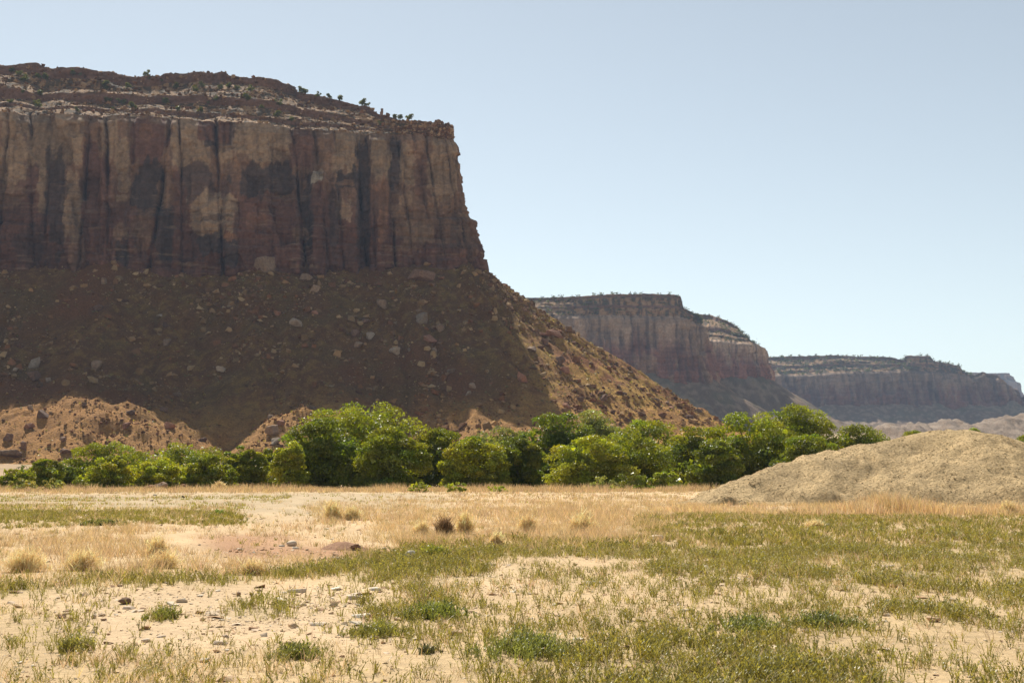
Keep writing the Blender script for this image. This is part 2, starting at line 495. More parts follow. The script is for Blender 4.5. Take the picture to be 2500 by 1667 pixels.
    if extra_relief is not None:
        uu, vv = np.broadcast_to(p.u[None], Z.shape), None
        X0 = p.P[None, :, 0] + p.N[None, :, 0] * disp; Y0 = p.P[None, :, 1] + p.N[None, :, 1] * disp
        uu, vv = project(np.stack([X0, Y0, Z], -1))
        vis = (np.arange(n) <= p.ic)[None]
        disp += np.where(vis, extra_relief(uu + 4 * fbm(S / 8, Z / 8, 3.0, 3), vv + 4 * fbm(S / 8, Z / 8, 6.0, 3)), 0)
    X = p.P[None, :, 0] + p.N[None, :, 0] * disp; Yy = p.P[None, :, 1] + p.N[None, :, 1] * disp
    V = np.stack([X, Yy, Z], -1)
    pan = cell(wS2 / (24 * tscale), (wZ - 0.25 * wS) / (38 * tscale), 31 + seed) + 0.9 * cell(wS / (12 * tscale), wZ / (21 * tscale), 1 + seed) + 0.6 * cell(wS / (4 * tscale), wZ / (6.5 * tscale), 9 + seed)
    colr = np.clip(paint(V, S, Z, tt, seed) * (1 + 0.17 * pan[..., None]), 0.025, 0.7)        # slabs that fell at different times weather differently
    Vf = V.reshape(-1, 3); Cf = colr.reshape(-1, 3)
    faces = grid_faces(nz, n)
    if split:
        fi = cidx[:-1, :-1].ravel()
        for k in np.unique(fi):
            ff = faces[fi == k]
            if len(ff) < 30: continue
            uq, inv = np.unique(ff, return_inverse=True)
            mesh_obj('rock_column', Vf[uq], inv.reshape(ff.shape), M['cliff'], root, Cf[uq])
    else:
        mesh_obj('cliff_wall', Vf, faces, M['cliff'], root, Cf)
    # ---- cap ledges above the rim
    prof = np.array([(0, 0), (.20, .14), (.206, .19), (.45, .37), (.457, .48), (.92, .87), (.93, 1.0), (1.05, 1.02)])
    plen = np.concatenate([[0], np.cumsum(np.hypot(*np.diff(prof, axis=0).T))])
    tq = np.linspace(0, plen[-1], cap_rows)
    rf = np.interp(tq, plen, prof[:, 0])[:, None]; zf = np.interp(tq, plen, prof[:, 1])[:, None]
    Sc = np.broadcast_to(p.s[None], (cap_rows, n))
    edge0 = sstep(0, 0.1, rf) * (1 - sstep(.9, .93, rf))
    var = 1 + 0.22 * fbm(Sc / (40 * tscale), rf * 3, seed + 12.0, 3)
    rin = rf * var * (kk * H)[None]
    zc = zt[None] + (zf + 0.05 * edge0 * fbm(Sc / (22 * tscale), zf * 9, seed + 33.0, 3)) * H[None]
    tier = zf * 7
    steep = (np.gradient(zf[:, 0]) > 1.4 * np.gradient(rf[:, 0]))[:, None]
    edge = sstep(0, 0.06, rf)
    dr = edge * tscale * (2.2 * fbm(Sc / (13 * tscale), tier, seed + 6.0, 4) + np.where(steep, 0.8, 0.2) * cell(Sc / (5 * tscale), zc / (2.2 * tscale), 17 + seed))
    dr = dr + edge * tscale * 0.8 * (cell(Sc / (11 * tscale), zc / (1.3 * tscale), 23 + seed))
    dr = np.clip(dr, -0.3 * (kk * H)[None], 0.25 * (kk * H)[None])
    zc = zc + edge * np.where(steep, 0.15, 0.7) * tscale * fbm(Sc / (2.5 * tscale), rin / (2.5 * tscale), seed + 7.0, 4)
    ks = int(14 * tscale / step) | 1
    rs = np.convolve(np.pad(disp[-1], ks // 2, 'edge'), np.ones(ks) / ks, 'valid')
    wr = sstep(0.02, 0.15, rf)
    rim_d = disp[-1][None] * (1 - wr) + rs[None] * wr
    dd = rim_d - rin + dr
    X = p.P[None, :, 0] + p.N[None, :, 0] * dd; Yy = p.P[None, :, 1] + p.N[None, :, 1] * dd
    Vc = np.stack([X, Yy, zc], -1)
    nc_ = fbm(Sc / (6 * tscale), zc / (1.4 * tscale), seed + 9.0, 4)[..., None]
    ncb = fbm(Sc / (3 * tscale), rin / (3 * tscale), seed + 14.0, 4)[..., None]
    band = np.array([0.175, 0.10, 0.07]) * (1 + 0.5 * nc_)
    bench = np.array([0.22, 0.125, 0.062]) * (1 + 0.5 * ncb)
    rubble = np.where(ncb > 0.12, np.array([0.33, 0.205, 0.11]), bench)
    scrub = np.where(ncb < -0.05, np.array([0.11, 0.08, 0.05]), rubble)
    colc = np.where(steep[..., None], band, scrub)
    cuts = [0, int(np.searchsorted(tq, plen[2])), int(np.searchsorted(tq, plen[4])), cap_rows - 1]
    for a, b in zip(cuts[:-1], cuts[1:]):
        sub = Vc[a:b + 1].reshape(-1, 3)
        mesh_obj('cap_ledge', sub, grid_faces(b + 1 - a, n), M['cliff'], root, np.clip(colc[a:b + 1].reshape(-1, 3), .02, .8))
    remember((key or name) + '_cap', Vc.reshape(-1, 3))
    # ---- plateau from the cap's edge to the spine
    sp = np.array(spine, float)
    q = np.linspace(0, 1, n)
    SP = np.stack([np.interp(q, np.linspace(0, 1, len(sp)), sp[:, k]) for k in range(3)], 1)
    w = np.linspace(0, 1, 3)[:, None, None]
    Vp = Vc[-1][None] * (1 - w) + SP[None] * w
    mesh_obj('plateau', Vp.reshape(-1, 3), grid_faces(3, n), M['cliff'], root, np.tile(np.array([[0.36, 0.26, 0.17]]), (3 * n, 1)))
    # ---- talus
    pt = Path(pts, talus_step, fan=130.0, coarse=coarse)
    m = len(pt.P)
    kz = np.interp(pt.s / pt.s[-1], p.s / p.s[-1], zb)
    ksm = max(3, int(24 / talus_step)) | 1
    Nn = np.stack([np.convolve(np.pad(pt.N[:, j], ksm // 2, 'edge'), np.ones(ksm) / ksm, 'valid') for j in (0, 1)], 1)
    Nn /= np.linalg.norm(Nn, axis=1)[:, None]
    rr = np.linspace(-8 * tscale, talus_len, int(talus_len / talus_step * 0.9))[:, None]
    TX = pt.P[None, :, 0] + Nn[None, :, 0] * rr; TY = pt.P[None, :, 1] + Nn[None, :, 1] * rr
    ang = np.cumsum(np.hypot(*np.diff(pt.P + Nn * 110, axis=0, prepend=(pt.P + Nn * 110)[:1]).T))[None]
    zl = kz[None] - slope * rr
    zl = zl + tscale * 7.0 * fbm(ang / (26 * tscale), 0.0, seed + 26.0, 3) * np.exp(-np.clip(rr, 0, None) / (45 * tscale)) * sstep(-8 * tscale, 3, rr)
    g1 = fbm(ang / (42 * tscale), rr / (240 * tscale), seed + 20.0, 3); g2 = 1 - np.abs(fbm(ang / (17 * tscale), rr / (120 * tscale), seed + 23.0, 3)) * 2.4
    grow = sstep(0, 70 * tscale, rr)
    zl = zl + tscale * grow * (gully * g1 - 4.5 * g2)
    vy = valley(TY) - 0.5
    TZ = vy + talus_k * np.logaddexp(0, (zl - vy) / talus_k) - talus_k * 0.09
    for (bx, by, rx, ry, hh) in bumps:
        TZ = TZ + hh * np.exp(-((TX - bx) / rx) ** 2 - ((TY - by) / ry) ** 2)
    mid = sstep(-2, 12, rr) * (1 - 0.7 * sstep(0.8, 1, rr / talus_len))
    TZ = TZ + mid * tscale * (2.3 * fbm(TX / (10 * tscale), TY / (10 * tscale), seed + 30.0, 5, 0.62))
    if bumps:
        foot = sstep(.4, .55, rr / talus_len) * (1 - sstep(.75, .9, rr / talus_len))
        TZ = TZ + foot * (3.0 * (1 - 2.2 * np.abs(fbm(TX / 15, TY / 26, seed + 35.0, 4))) + 1.6 * fbm(TX / 5, TY / 5, seed + 36.0, 4, .65))
    TZ = TZ - 3.0 * sstep(0.86, 1.0, rr / talus_len)
    Vt = np.stack([TX, TY, TZ], -1)
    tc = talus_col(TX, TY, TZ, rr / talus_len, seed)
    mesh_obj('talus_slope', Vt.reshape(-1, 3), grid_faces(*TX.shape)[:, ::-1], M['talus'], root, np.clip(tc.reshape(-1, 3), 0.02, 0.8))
    remember((key or name) + '_talus', Vt.reshape(-1, 3))
    remember((key or name) + '_cliff', Vf)
    return root

def blend(c, col, f):
    return c * (1 - f[..., None]) + col * f[..., None]

# paint of the near cliff: rock colour and desert varnish in patches of their own shape
PATCH = [
 (0,262,67,445,TAN,.9),(56,268,116,412,TAN,.95),(119,274,200,405,TAN,.9),(154,421,200,582,TAN,.85),(88,421,116,510,TAN,.8),
 (245,272,291,375,TAN,.85),(284,340,319,425,TAN,.9),(286,430,316,463,TAN,.8),(286,474,316,490,TAN,.7),(277,544,312,586,BROWN,.9),
 (323,296,407,408,RED,.95),(340,300,372,340,ORANGE,.5),(326,405,403,520,DARK,.95),(323,520,375,610,BROWN,.6),(277,588,316,648,DARK,.9),
 (207,347,245,655,RED,.95),(246,380,272,650,RED,.8),(382,440,414,508,BROWN,.9),(380,508,424,640,DARK,.85),(421,280,519,399,TAN,.9),
 (484,290,522,350,RED,.9),(500,345,524,362,DARK,.8),(522,296,562,352,RED,.8),(556,296,578,362,DARK,.7),(566,290,705,398,TAN,.95),(530,352,566,400,TAN,.8),
 (438,398,519,500,DARK,.65),(425,420,450,640,RED,.7),(470,475,560,568,TAN,.9),(545,480,579,566,TAN,.85),(500,525,545,540,DARK,.7),(548,520,576,532,DARK,.7),
 (491,572,540,620,DARK,.9),(545,582,580,650,DARK,.9),(548,570,575,585,ORANGE,.9),(575,398,712,482,DARK,.85),(575,482,712,590,RED,.8),(600,520,650,560,ORANGE,.35),
 (63,403,91,552,RED,.8),(0,510,95,650,RED,.6),(30,560,100,650,DARK,.5),(116,372,160,622,DARK,.75),(165,585,205,650,BROWN,.6),(0,445,60,510,BROWN,.6),
 (710,306,765,421,RED,.75),(740,420,762,640,DARK,.8),(813,308,875,420,TAN,.95),(824,418,882,460,DARK,.9),(826,438,870,452,BROWN,.8),(903,345,951,440,TAN,1.0),
 (920,440,951,600,ORANGE,.6),(905,455,940,470,ORANGE,.7),(868,315,903,650,DARK,.8),(872,310,910,340,TAN,.7),(951,340,980,455,DARK,.85),(979,360,1024,458,TAN,.85),
 (965,462,1066,598,BROWN,1.0),(975,470,1010,500,TAN,.5),(1000,540,1050,590,TAN,.4),(1048,325,1117,490,TAN,.85),(1013,380,1046,480,RED,.6),(1065,485,1140,598,BROWN,.8),
 (1100,525,1140,610,DARK,.55),(755,420,786,450,PALE,1.0),(820,490,855,536,TAN,.7),(765,455,803,625,RED,.85),(714,556,748,588,BROWN,.9),(803,460,830,650,DARK,.6),
 (840,600,870,650,DARK,.7),(1130,330,1175,640,BROWN,.6),(700,600,1180,650,RED,.5),(980,300,1100,330,BROWN,.7),(765,310,813,420,BROWN,.55),
]

def paint_near(V, S, Z, tt, seed):
    u, v = project(V)
    wu = u + 9 * fbm(S / 9, Z / 16, 41.0, 4) + 3 * fbm(S / 2.5, Z / 5, 48.0, 3)
    wv = v + 13 * fbm(S / 8, Z / 7, 44.0, 4) + 3 * cell(S / 4, Z / 3, 7)
    f0 = sstep(0.25, 0.75, tt + 0.15 * fbm(S / 12, Z / 12, 50.0, 3))
    c = RED * 0.85 * (1 - f0[..., None]) + BROWN * f0[..., None]
    drip = fbm(S / 2.2, Z / 38, 88.0, 4)
    EN = [0.55 * fbm(S / 5, Z / 7, 80.0 + 9 * k, 5, .6) + 0.30 * drip for k in range(3)]
    PATCH_K = 0
    for (a, b, cc, d, colr, st) in PATCH:
        rw = 0.5 * (cc - a); rh = 0.5 * (d - b)
        q = ((np.abs(wu - (a + cc) / 2) / rw) ** 3.2 + (np.abs(wv - (b + d) / 2) / rh) ** 3.2) ** (1 / 3.2)
        edge = 1.06 + EN[PATCH_K % 3] - q
        PATCH_K += 1
        c = blend(c, colr, st * sstep(-0.06, 0.10, edge))
    streak = fbm(S / 1.6, Z / 40, 60.0, 4)
    c = c * (1 + 0.22 * streak[..., None])
    varn = sstep(0.08, 0.34, fbm(S / 2.6, Z / 34, 63.0, 5, .6)) * (0.22 + 0.30 * (1 - f0))
    c = blend(c, DARK, varn * 0.7)
    bed = fbm(S / 30, Z / 1.3, 70.0, 3)
    tanst = sstep(0.16, 0.34, bed) * (0.5 * (1 - f0) + 0.12)
    c = blend(c, TAN * 0.8, tanst * sstep(-.1, .25, fbm(S / 10, Z / 10, 74., 3)))
    c = blend(c, DARK, 0.5 * sstep(0.2, 0.34, -bed) * (0.6 - 0.4 * f0))
    c = c * (1 + 0.22 * fbm(S / 1.2, Z / 1.2, 77.0, 3))[..., None]
    return np.clip(c * 0.88, 0.03, 0.7)

def paint_far(V, S, Z, tt, seed):
    n = fbm(S / 14, Z / 45, seed + 41.0, 4); streak = fbm(S / 5, Z / 70, seed + 60.0, 4)
    f0 = sstep(0.3, 0.8, tt + 0.35 * n)
    c = np.array([0.205, 0.092, 0.064]) * (1 - f0[..., None]) + np.array([0.34, 0.235, 0.16]) * f0[..., None]
    c = blend(c, DARK, 0.6 * sstep(0.05, 0.36, streak))
    c = blend(c, TAN, 0.5 * sstep(0.12, 0.34, fbm(S / 11, Z / 30, seed + 66.0, 4)))
    bed = fbm(S / 60, Z / 2.2, seed + 70.0, 3)
    c = c * (1 + 0.25 * bed + 0.25 * fbm(S / 2.5, Z / 3, seed + 77.0, 3))[..., None]
    return np.clip(c * {8: 1.35, 12: 0.72, 15: 0.7, 19: 0.72}.get(seed, 0.95), 0.03, 0.7)

def talus_near(X, Y, Z, r, seed):
    n = fbm(X / 16, Y / 16, 2.0, 4); n2 = fbm(X / 3, Y / 3, 8.0, 4); n3 = fbm(X / 45, Y / 60, 12.0, 3)
    c = np.array([0.285, 0.165, 0.10]) * (1 + 0.35 * n2)[..., None]
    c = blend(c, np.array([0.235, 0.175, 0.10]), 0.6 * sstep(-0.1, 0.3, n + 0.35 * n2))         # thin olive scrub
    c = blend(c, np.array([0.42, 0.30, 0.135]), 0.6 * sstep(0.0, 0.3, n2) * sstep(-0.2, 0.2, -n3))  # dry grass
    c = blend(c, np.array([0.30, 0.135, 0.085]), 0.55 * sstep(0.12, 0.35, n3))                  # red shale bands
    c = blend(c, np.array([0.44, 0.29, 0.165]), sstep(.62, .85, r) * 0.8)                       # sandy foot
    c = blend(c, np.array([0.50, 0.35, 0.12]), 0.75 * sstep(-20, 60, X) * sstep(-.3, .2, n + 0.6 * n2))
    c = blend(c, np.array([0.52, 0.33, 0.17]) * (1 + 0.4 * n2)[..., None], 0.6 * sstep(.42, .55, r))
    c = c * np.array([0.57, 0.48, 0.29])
    sunlit_gain = np.maximum(sstep(-25, 40, X), 0.75 * sstep(.42, .55, r))                           # sun contrast painted in: sunlit flank and foot lightened, with more dry grass
    return c * (1 + 0.52 * sunlit_gain[..., None] * np.array([1.0, 0.92, 0.65]))

def talus_far(X, Y, Z, r, seed):
    n = fbm(X / 40, Y / 40, 2.0 + seed, 4); n2 = fbm(X / 8, Y / 8, 8.0 + seed, 4)
    c = np.array([0.20, 0.135, 0.09]) * (1 + 0.3 * n2)[..., None]
    c = blend(c, np.array([0.17, 0.145, 0.09]), 0.6 * sstep(-0.1, 0.3, n))
    c = blend(c, np.array([0.33, 0.24, 0.155]), 0.6 * sstep(0.05, 0.3, n2))
    return c

def relief_near(u, v):
    d = 4.0 * soft(u, v, 470, 478, 579, 680, s=6, sv=10) * sstep(0, 1, (v - 470 - np.abs(u - 535) * 0.9) / 30 + .5)
    d = d + 6.0 * soft(u, v, 755, 424, 795, 680, s=3, sv=5)
    d = d - 5.0 * soft(u, v, 735, 400, 757, 680, s=4, sv=20)
    d = d - 5.5 * soft(u, v, 878, 330, 902, 680, s=3, sv=20)
    d = d - 3.5 * soft(u, v, 952, 300, 980, 470, s=3, sv=10)
    d = d - 3.0 * soft(u, v, 207, 330, 244, 680, s=3, sv=20)
    d = d - 2.5 * soft(u, v, 575, 400, 712, 600, s=4, sv=4)
    d = d - 3.0 * soft(u, v, 326, 405, 403, 520, s=6, sv=8)
    d = d - 4.0 * soft(u, v, 524, 298, 566, 352, s=3, sv=3)
    d = d + 2.2 * soft(u, v, 284, 335, 318, 600, s=2, sv=8)
    d = d + 2.0 * soft(u, v, 905, 340, 950, 600, s=2, sv=6)
    d = d + 4.5 * soft(u, v, 1085, 535, 1180, 700, s=14, sv=5) + 2.5 * soft(u, v, 1060, 600, 1190, 700, s=14, sv=5)
    d = d - 4.0 * soft(u, v, 238, 262, 250, 360, s=2, sv=8)
    return d

CRACKS = [(3,6,.5),(53,95,1.0),(105,120,.55),(202,202,.9),(243,272,1.1),(283,277,.4),(319,316,.35),(408,372,1.0),(426,452,.45),(519,551,1.3),(541,543,.35),
          (622,634,.15),(660,668,.15),(710,751,1.1),(762,807,.5),(813,841,.35),(868,900,1.2),(906,920,.45),(950,965,.7),(975,1010,.4),(1013,1066,.4),
          (1044,1085,.3),(1100,1137,.35)]

near_pts = [(-640,735),(-560,748),(-500,760),(-333,798),(-180,828),(-90,846),(-52,853),(-34,858),(-28,868),(-30,884),(-42,920),(-70,990),(-120,1120),(-220,1330)]
near_mesa = mesa('mesa', 'tall red sandstone mesa with a shaded cliff wall and ledged cap, nearest on the left',
    near_pts, 0.68, 0.72,
    rim=[(-900,262),(0,266),(100,268),(240,272),(300,272),(500,284),(700,302),(900,314),(1060,324),(1110,334),(1180,338)],
    base=[(-900,655),(0,652),(160,652),(250,640),(330,654),(420,668),(530,668),(590,646),(640,634),(700,642),(780,650),(870,658),(940,662),(1000,650),(1050,640),(1170,640)],
    cap=[(-900,158),(0,163),(40,172),(110,173),(200,176),(280,186),(350,188),(356,183),(526,183),(534,190),(597,201),(720,209),(727,218),(752,225),(841,242),(913,259),(931,276),(996,293),(1089,295),(1104,306),(1180,320)],
    cracks=CRACKS, spine=[(-900,900,285),(-500,960,285),(-200,1010,272),(-130,1030,262),(-150,1120,260),(-230,1320,258)],
    bumps=[(-205,626,30,44,19),(-250,612,26,36,7),(-172,612,17,30,8),(-104,642,22,30,14),(-122,608,18,30,8),(-146,618,13,60,-8),(-60,640,40,40,-3),(-10,640,30,30,3)],
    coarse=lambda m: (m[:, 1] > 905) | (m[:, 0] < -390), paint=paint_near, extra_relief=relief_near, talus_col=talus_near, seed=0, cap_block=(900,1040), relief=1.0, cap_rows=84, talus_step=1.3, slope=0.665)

def fx(u, Y): return float(ray(u, 900)[0]) * Y

m2 = mesa('mesa', 'hazy red mesa with a flat shrub-topped cap behind the near slope',
    [(fx(900,1780),1780),(fx(1150,1840),1840),(fx(1450,1890),1890),(fx(1640,1905),1905),(fx(1715,1915),1915),(fx(1738,1930),1930),(fx(1742,1960),1960),(fx(1730,2050),2050),(fx(1700,2300),2300)],
    1.8, 1.8,
    rim=[(900,770),(1300,770),(1430,767),(1660,770),(1720,786),(1750,800)], base=[(900,905),(1500,912),(1750,925)],
    cap=[(900,738),(1249,731),(1487,719),(1591,716),(1660,719),(1674,724),(1678,752),(1720,768),(1750,785)],
    ncracks=34, lean=10, prow_lean=10, spine=[(fx(900,2300),2300,270),(fx(1400,2300),2300,275),(fx(1600,2300),2300,262),(fx(1640,2400),2400,260)],
    talus_len=300, talus_step=4.2, paint=paint_far, talus_col=talus_far, seed=5, key='mesa5', crack_depth=6.0, cap_rows=26, tscale=1.6, gully=5, cap_block=(1300,1500))
m2['label'] = 'hazy red mesa with a flat shrub-topped cap behind the near slope'

m2b = mesa('mesa', 'rounded pale-topped buttress at the right end of the middle mesa',
    [(fx(1640,2150),2150),(fx(1740,2130),2130),(fx(1810,2125),2125),(fx(1862,2130),2130),(fx(1880,2150),2150),(fx(1880,2190),2190),(fx(1865,2300),2300),(fx(1820,2500),2500)],
    1.8, 1.8,
    rim=[(1640,826),(1745,828),(1870,838),(1890,850)], base=[(1640,915),(1750,918),(1885,926)],
    cap=[(1640,764),(1725,767),(1800,784),(1850,803),(1872,816),(1890,835)],
    ncracks=14, lean=10, prow_lean=12, cap_k=1.9, spine=[(fx(1640,2450),2450,268),(fx(1750,2450),2450,262),(fx(1800,2480),2480,240),(fx(1800,2520),2520,235)],
    talus_len=300, talus_step=4.2, paint=paint_far, talus_col=talus_far, seed=8, key='mesa8', crack_depth=6.0, cap_rows=26, tscale=1.6, gully=5)

m3 = mesa('mesa', 'long blue-hazed mesa with a square knob on its rim, far right',
    [(fx(1700,3150),3150),(fx(1900,3180),3180),(fx(2100,3200),3200),(fx(2290,3220),3220),(fx(2400,3230),3230),(fx(2470,3240),3240),(fx(2488,3260),3260),(fx(2490,3320),3320),(fx(2470,3600),3600)],
    3.2, 3.0,
    rim=[(1700,912),(1985,914),(2040,908),(2240,903),(2300,905),(2365,912),(2385,920),(2400,918),(2418,910),(2436,922),(2450,922),(2460,930),(2475,938),(2492,948)], base=[(1700,980),(2100,985),(2500,985)],
    cap=[(1700,872),(1895,871),(2075,867),(2200,871),(2236,879),(2241,867),(2290,869),(2300,881),(2330,886),(2360,892),(2367,905),(2385,912),(2400,914),(2418,905),(2436,914),(2450,915),(2460,923),(2475,932),(2492,944)],
    ncracks=30, lean=14, prow_lean=6, spine=[(fx(1700,3700),3700,300),(fx(2200,3700),3700,300),(fx(2330,3700),3700,250),(fx(2380,3700),3700,240)],
    talus_len=330, talus_step=5.0, slope=0.5, paint=paint_far, talus_col=talus_far, seed=12, key='mesa12', crack_depth=9.0, cap_rows=26, tscale=2.4, gully=6, split=False, cap_block=(2225,2260))

m4 = mesa('mesa', 'faint blue sliver of mesa at the right edge, farthest away',
    [(fx(2380,5900),5900),(fx(2440,5950),5950),(fx(2470,6000),6000),(fx(2488,6020),6020),(fx(2492,6080),6080),(fx(2480,6400),6400)],
    8, 8, rim=[(2380,925),(2500,928)], base=[(2380,975),(2500,975)], cap=[(2380,909),(2488,911),(2500,918)],
    ncracks=12, lean=14, prow_lean=6, spine=[(fx(2380,6600),6600,500),(fx(2440,6600),6600,500)], talus_len=420, talus_step=14,
    paint=paint_far, talus_col=talus_far, seed=15, key='mesa15', crack_depth=10, cap_rows=24, tscale=4, split=False, cap_block=(2300,2301))
m5 = mesa('mesa', 'broken red rock tower cut off by the right edge of the view',
    [(fx(2494,3300),3300),(fx(2500,3270),3270),(fx(2530,3260),3260),(fx(2600,3270),3270),(fx(2660,3300),3300),(fx(2660,3400),3400)],
    4, 4, rim=[(2490,930),(2500,922),(2540,915),(2700,905)], base=[(2490,985),(2700,985)], cap=[(2490,926),(2500,917),(2540,908),(2700,890)],
    ncracks=10, lean=6, prow_lean=2, spine=[(fx(2510,3420),3420,250),(fx(2640,3420),3420,270)], talus_len=330, talus_step=8, slope=.5,
    paint=paint_far, talus_col=talus_far, seed=19, key='mesa19', crack_depth=8, cap_rows=24, tscale=2.4, split=False)

# ------------------------------------------------------------------ low badland hills on the right
def build_badlands():
    nx, ny = 260, 70
    u = np.linspace(2120, 2700, nx)
    top = np.interp(u, [2120,2148,2152,2165,2185,2205,2220,2245,2262,2266,2300,2330,2360,2385,2396,2430,2470,2500,2560,2620,2700],
                       [1062,1058,1030,1022,1030,1046,1024,1022,1040,1036,1016,1016,1026,1036,1024,1010,1006,1003,998,1012,1040])
    top = top + 11 + 5.0 * fbm(u / 9, 0, 5.0, 4, .65)
    Yc = 1060.0
    w = np.linspace(-1, 1, ny)[:, None]
    Y = Yc + w * 95 + 0 * u[None]
    X = ray(u, 1030)[0][None] * (Yc + 0 * w) + 0 * w
    base = valley(Y)
    h = (EYE + zratio(top) * Yc)[None] - valley(Yc)
    prof = np.maximum(0, 1 - np.abs(w) ** 1.15)
    Z = base - 1.0 + (h + 1) * prof + prof ** .5 * 11.0 * fbm(X / 13, Y / 16, 4.0, 6, .7) * sstep(0, .2, 1 - np.abs(w)) * (0.3 + np.abs(w))
    Z = Z + 2.0 * prof * (1 - 2 * np.abs(fbm(X / 12, Y / 40, 9.0, 3)))
    V = np.stack([X, Y, Z], -1).reshape(-1, 3)
    n = fbm(X / 8, Z / 3, 3.0, 4)
    c = np.array([0.27, 0.215, 0.17]) * (1 + 0.55 * n)[..., None]
    c = blend(c, np.array([0.30, 0.22, 0.16]), 0.6 * sstep(0.05, 0.3, fbm(X / 5, Y / 5, 6.0, 4)))
    o = mesh_obj('hills', V, grid_faces(ny, nx), M['talus'], col=np.clip(c.reshape(-1, 3), .02, .8))
    o['kind'] = 'structure'; o['label'] = 'low sunlit rocky hills in front of the far blue mesa'
build_badlands()

# ------------------------------------------------------------------ rocks
def hull_rock(seed, n=16, flat=1.0, bevel=0.06, box=0.55):
    """an angular rock of unit size with slightly worn edges, standing on z = 0"""
    rg = np.random.default_rng(seed)
    p = rg.normal(size=(n, 3)); p /= np.linalg.norm(p, axis=1)[:, None]
    p = np.sign(p) * np.abs(p) ** box
    p *= rg.uniform(0.42, 0.56, (n, 1)) * np.array([1, rg.uniform(.7, 1), flat])
    bm = bmesh.new()
    for q in p: bm.verts.new(q)
    r = bmesh.ops.convex_hull(bm, input=bm.verts)
    junk = [v for v in bm.verts if not v.link_faces]
    bmesh.ops.delete(bm, geom=junk, context='VERTS')
    bmesh.ops.dissolve_limit(bm, angle_limit=math.radians(14), verts=bm.verts, edges=bm.edges)
    if bevel > 0:
        bmesh.ops.bevel(bm, geom=list(bm.edges), offset=bevel, segments=1, affect='EDGES', profile=0.6, clamp_overlap=True)
    bmesh.ops.triangulate(bm, faces=bm.faces)
    zmin = min(v.co.z for v in bm.verts); zm = max(v.co.z for v in bm.verts)
    for v in bm.verts: v.co.z -= zmin
    return bm

ROCKS = []
for k in range(9):
    me = bpy.data.meshes.new('boulder'); b = hull_rock(50 + k, 15 + k % 4, [1, .8, .65, .9, .5, 1.1, .75, .6, .85][k], 0.05); b.to_mesh(me); b.free()
    ROCKS.append(me)
FLATS = []
for k in range(6):
    me = bpy.data.meshes.new('stone'); b = hull_rock(80 + k, 14, [.3, .38, .25, .45, .34, .28][k], 0.04, .6); b.to_mesh(me); b.free()
    FLATS.append(me)
ROUNDS = []
for k in range(4):
    me = bpy.data.meshes.new('stone'); b = hull_rock(120 + k, 34, [.75, .62, .85, .7][k], 0.07, .95); b.to_mesh(me); b.free()
    me.polygons.foreach_set('use_smooth', np.full(len(me.polygons), True, bool))
    ROUNDS.append(me)

def crag(seed, flat):
    b = hull_rock(seed, 15, flat, .05)
    bmesh.ops.subdivide_edges(b, edges=list(b.edges), cuts=2, use_grid_fill=True)
    co = np.array([v.co for v in b.verts])
    lay = fbm(co[:, 0] * 1.2 + seed, co[:, 1] * 1.2, co[:, 2] * 9, 3); rough = fbm(co[:, 0] * 5 + seed, co[:, 1] * 5, co[:, 2] * 5, 3)
    cen = co.mean(0)
    for v, l, r in zip(b.verts, lay, rough):
        d = (v.co - Vector(cen)).normalized(); v.co += d * (0.05 * l + 0.07 * r)
    bmesh.ops.triangulate(b, faces=b.faces)
    zmin = min(v.co.z for v in b.verts)
    for v in b.verts: v.co.z -= zmin
    me = bpy.data.meshes.new('boulder'); b.to_mesh(me); b.free()
    return me
CRAGS = [crag(50 + k, [1, .8, .65, .9, .5, 1.1, .75, .6, .85][k]) for k in range(9)]

def place_mesh(name, src, mat, loc, size, rot=None, stretch=(1, 1, 1), sink=0.25, tilt=0.25):
    me = src.copy(); me.name = name; me.materials.clear(); me.materials.append(M[mat])
    o = bpy.data.objects.new(name, me); COL.objects.link(o)
    o.scale = (size * stretch[0], size * stretch[1], size * stretch[2])
    rz = R.uniform(0, 6.28) if rot is None else rot
    o.rotation_euler = (R.uniform(-tilt, tilt), R.uniform(-tilt, tilt), rz)
    zmax = max(v.co.z for v in me.vertices) * size * stretch[2]
    o.location = (loc[0], loc[1], loc[2] - sink * zmax)
    return o

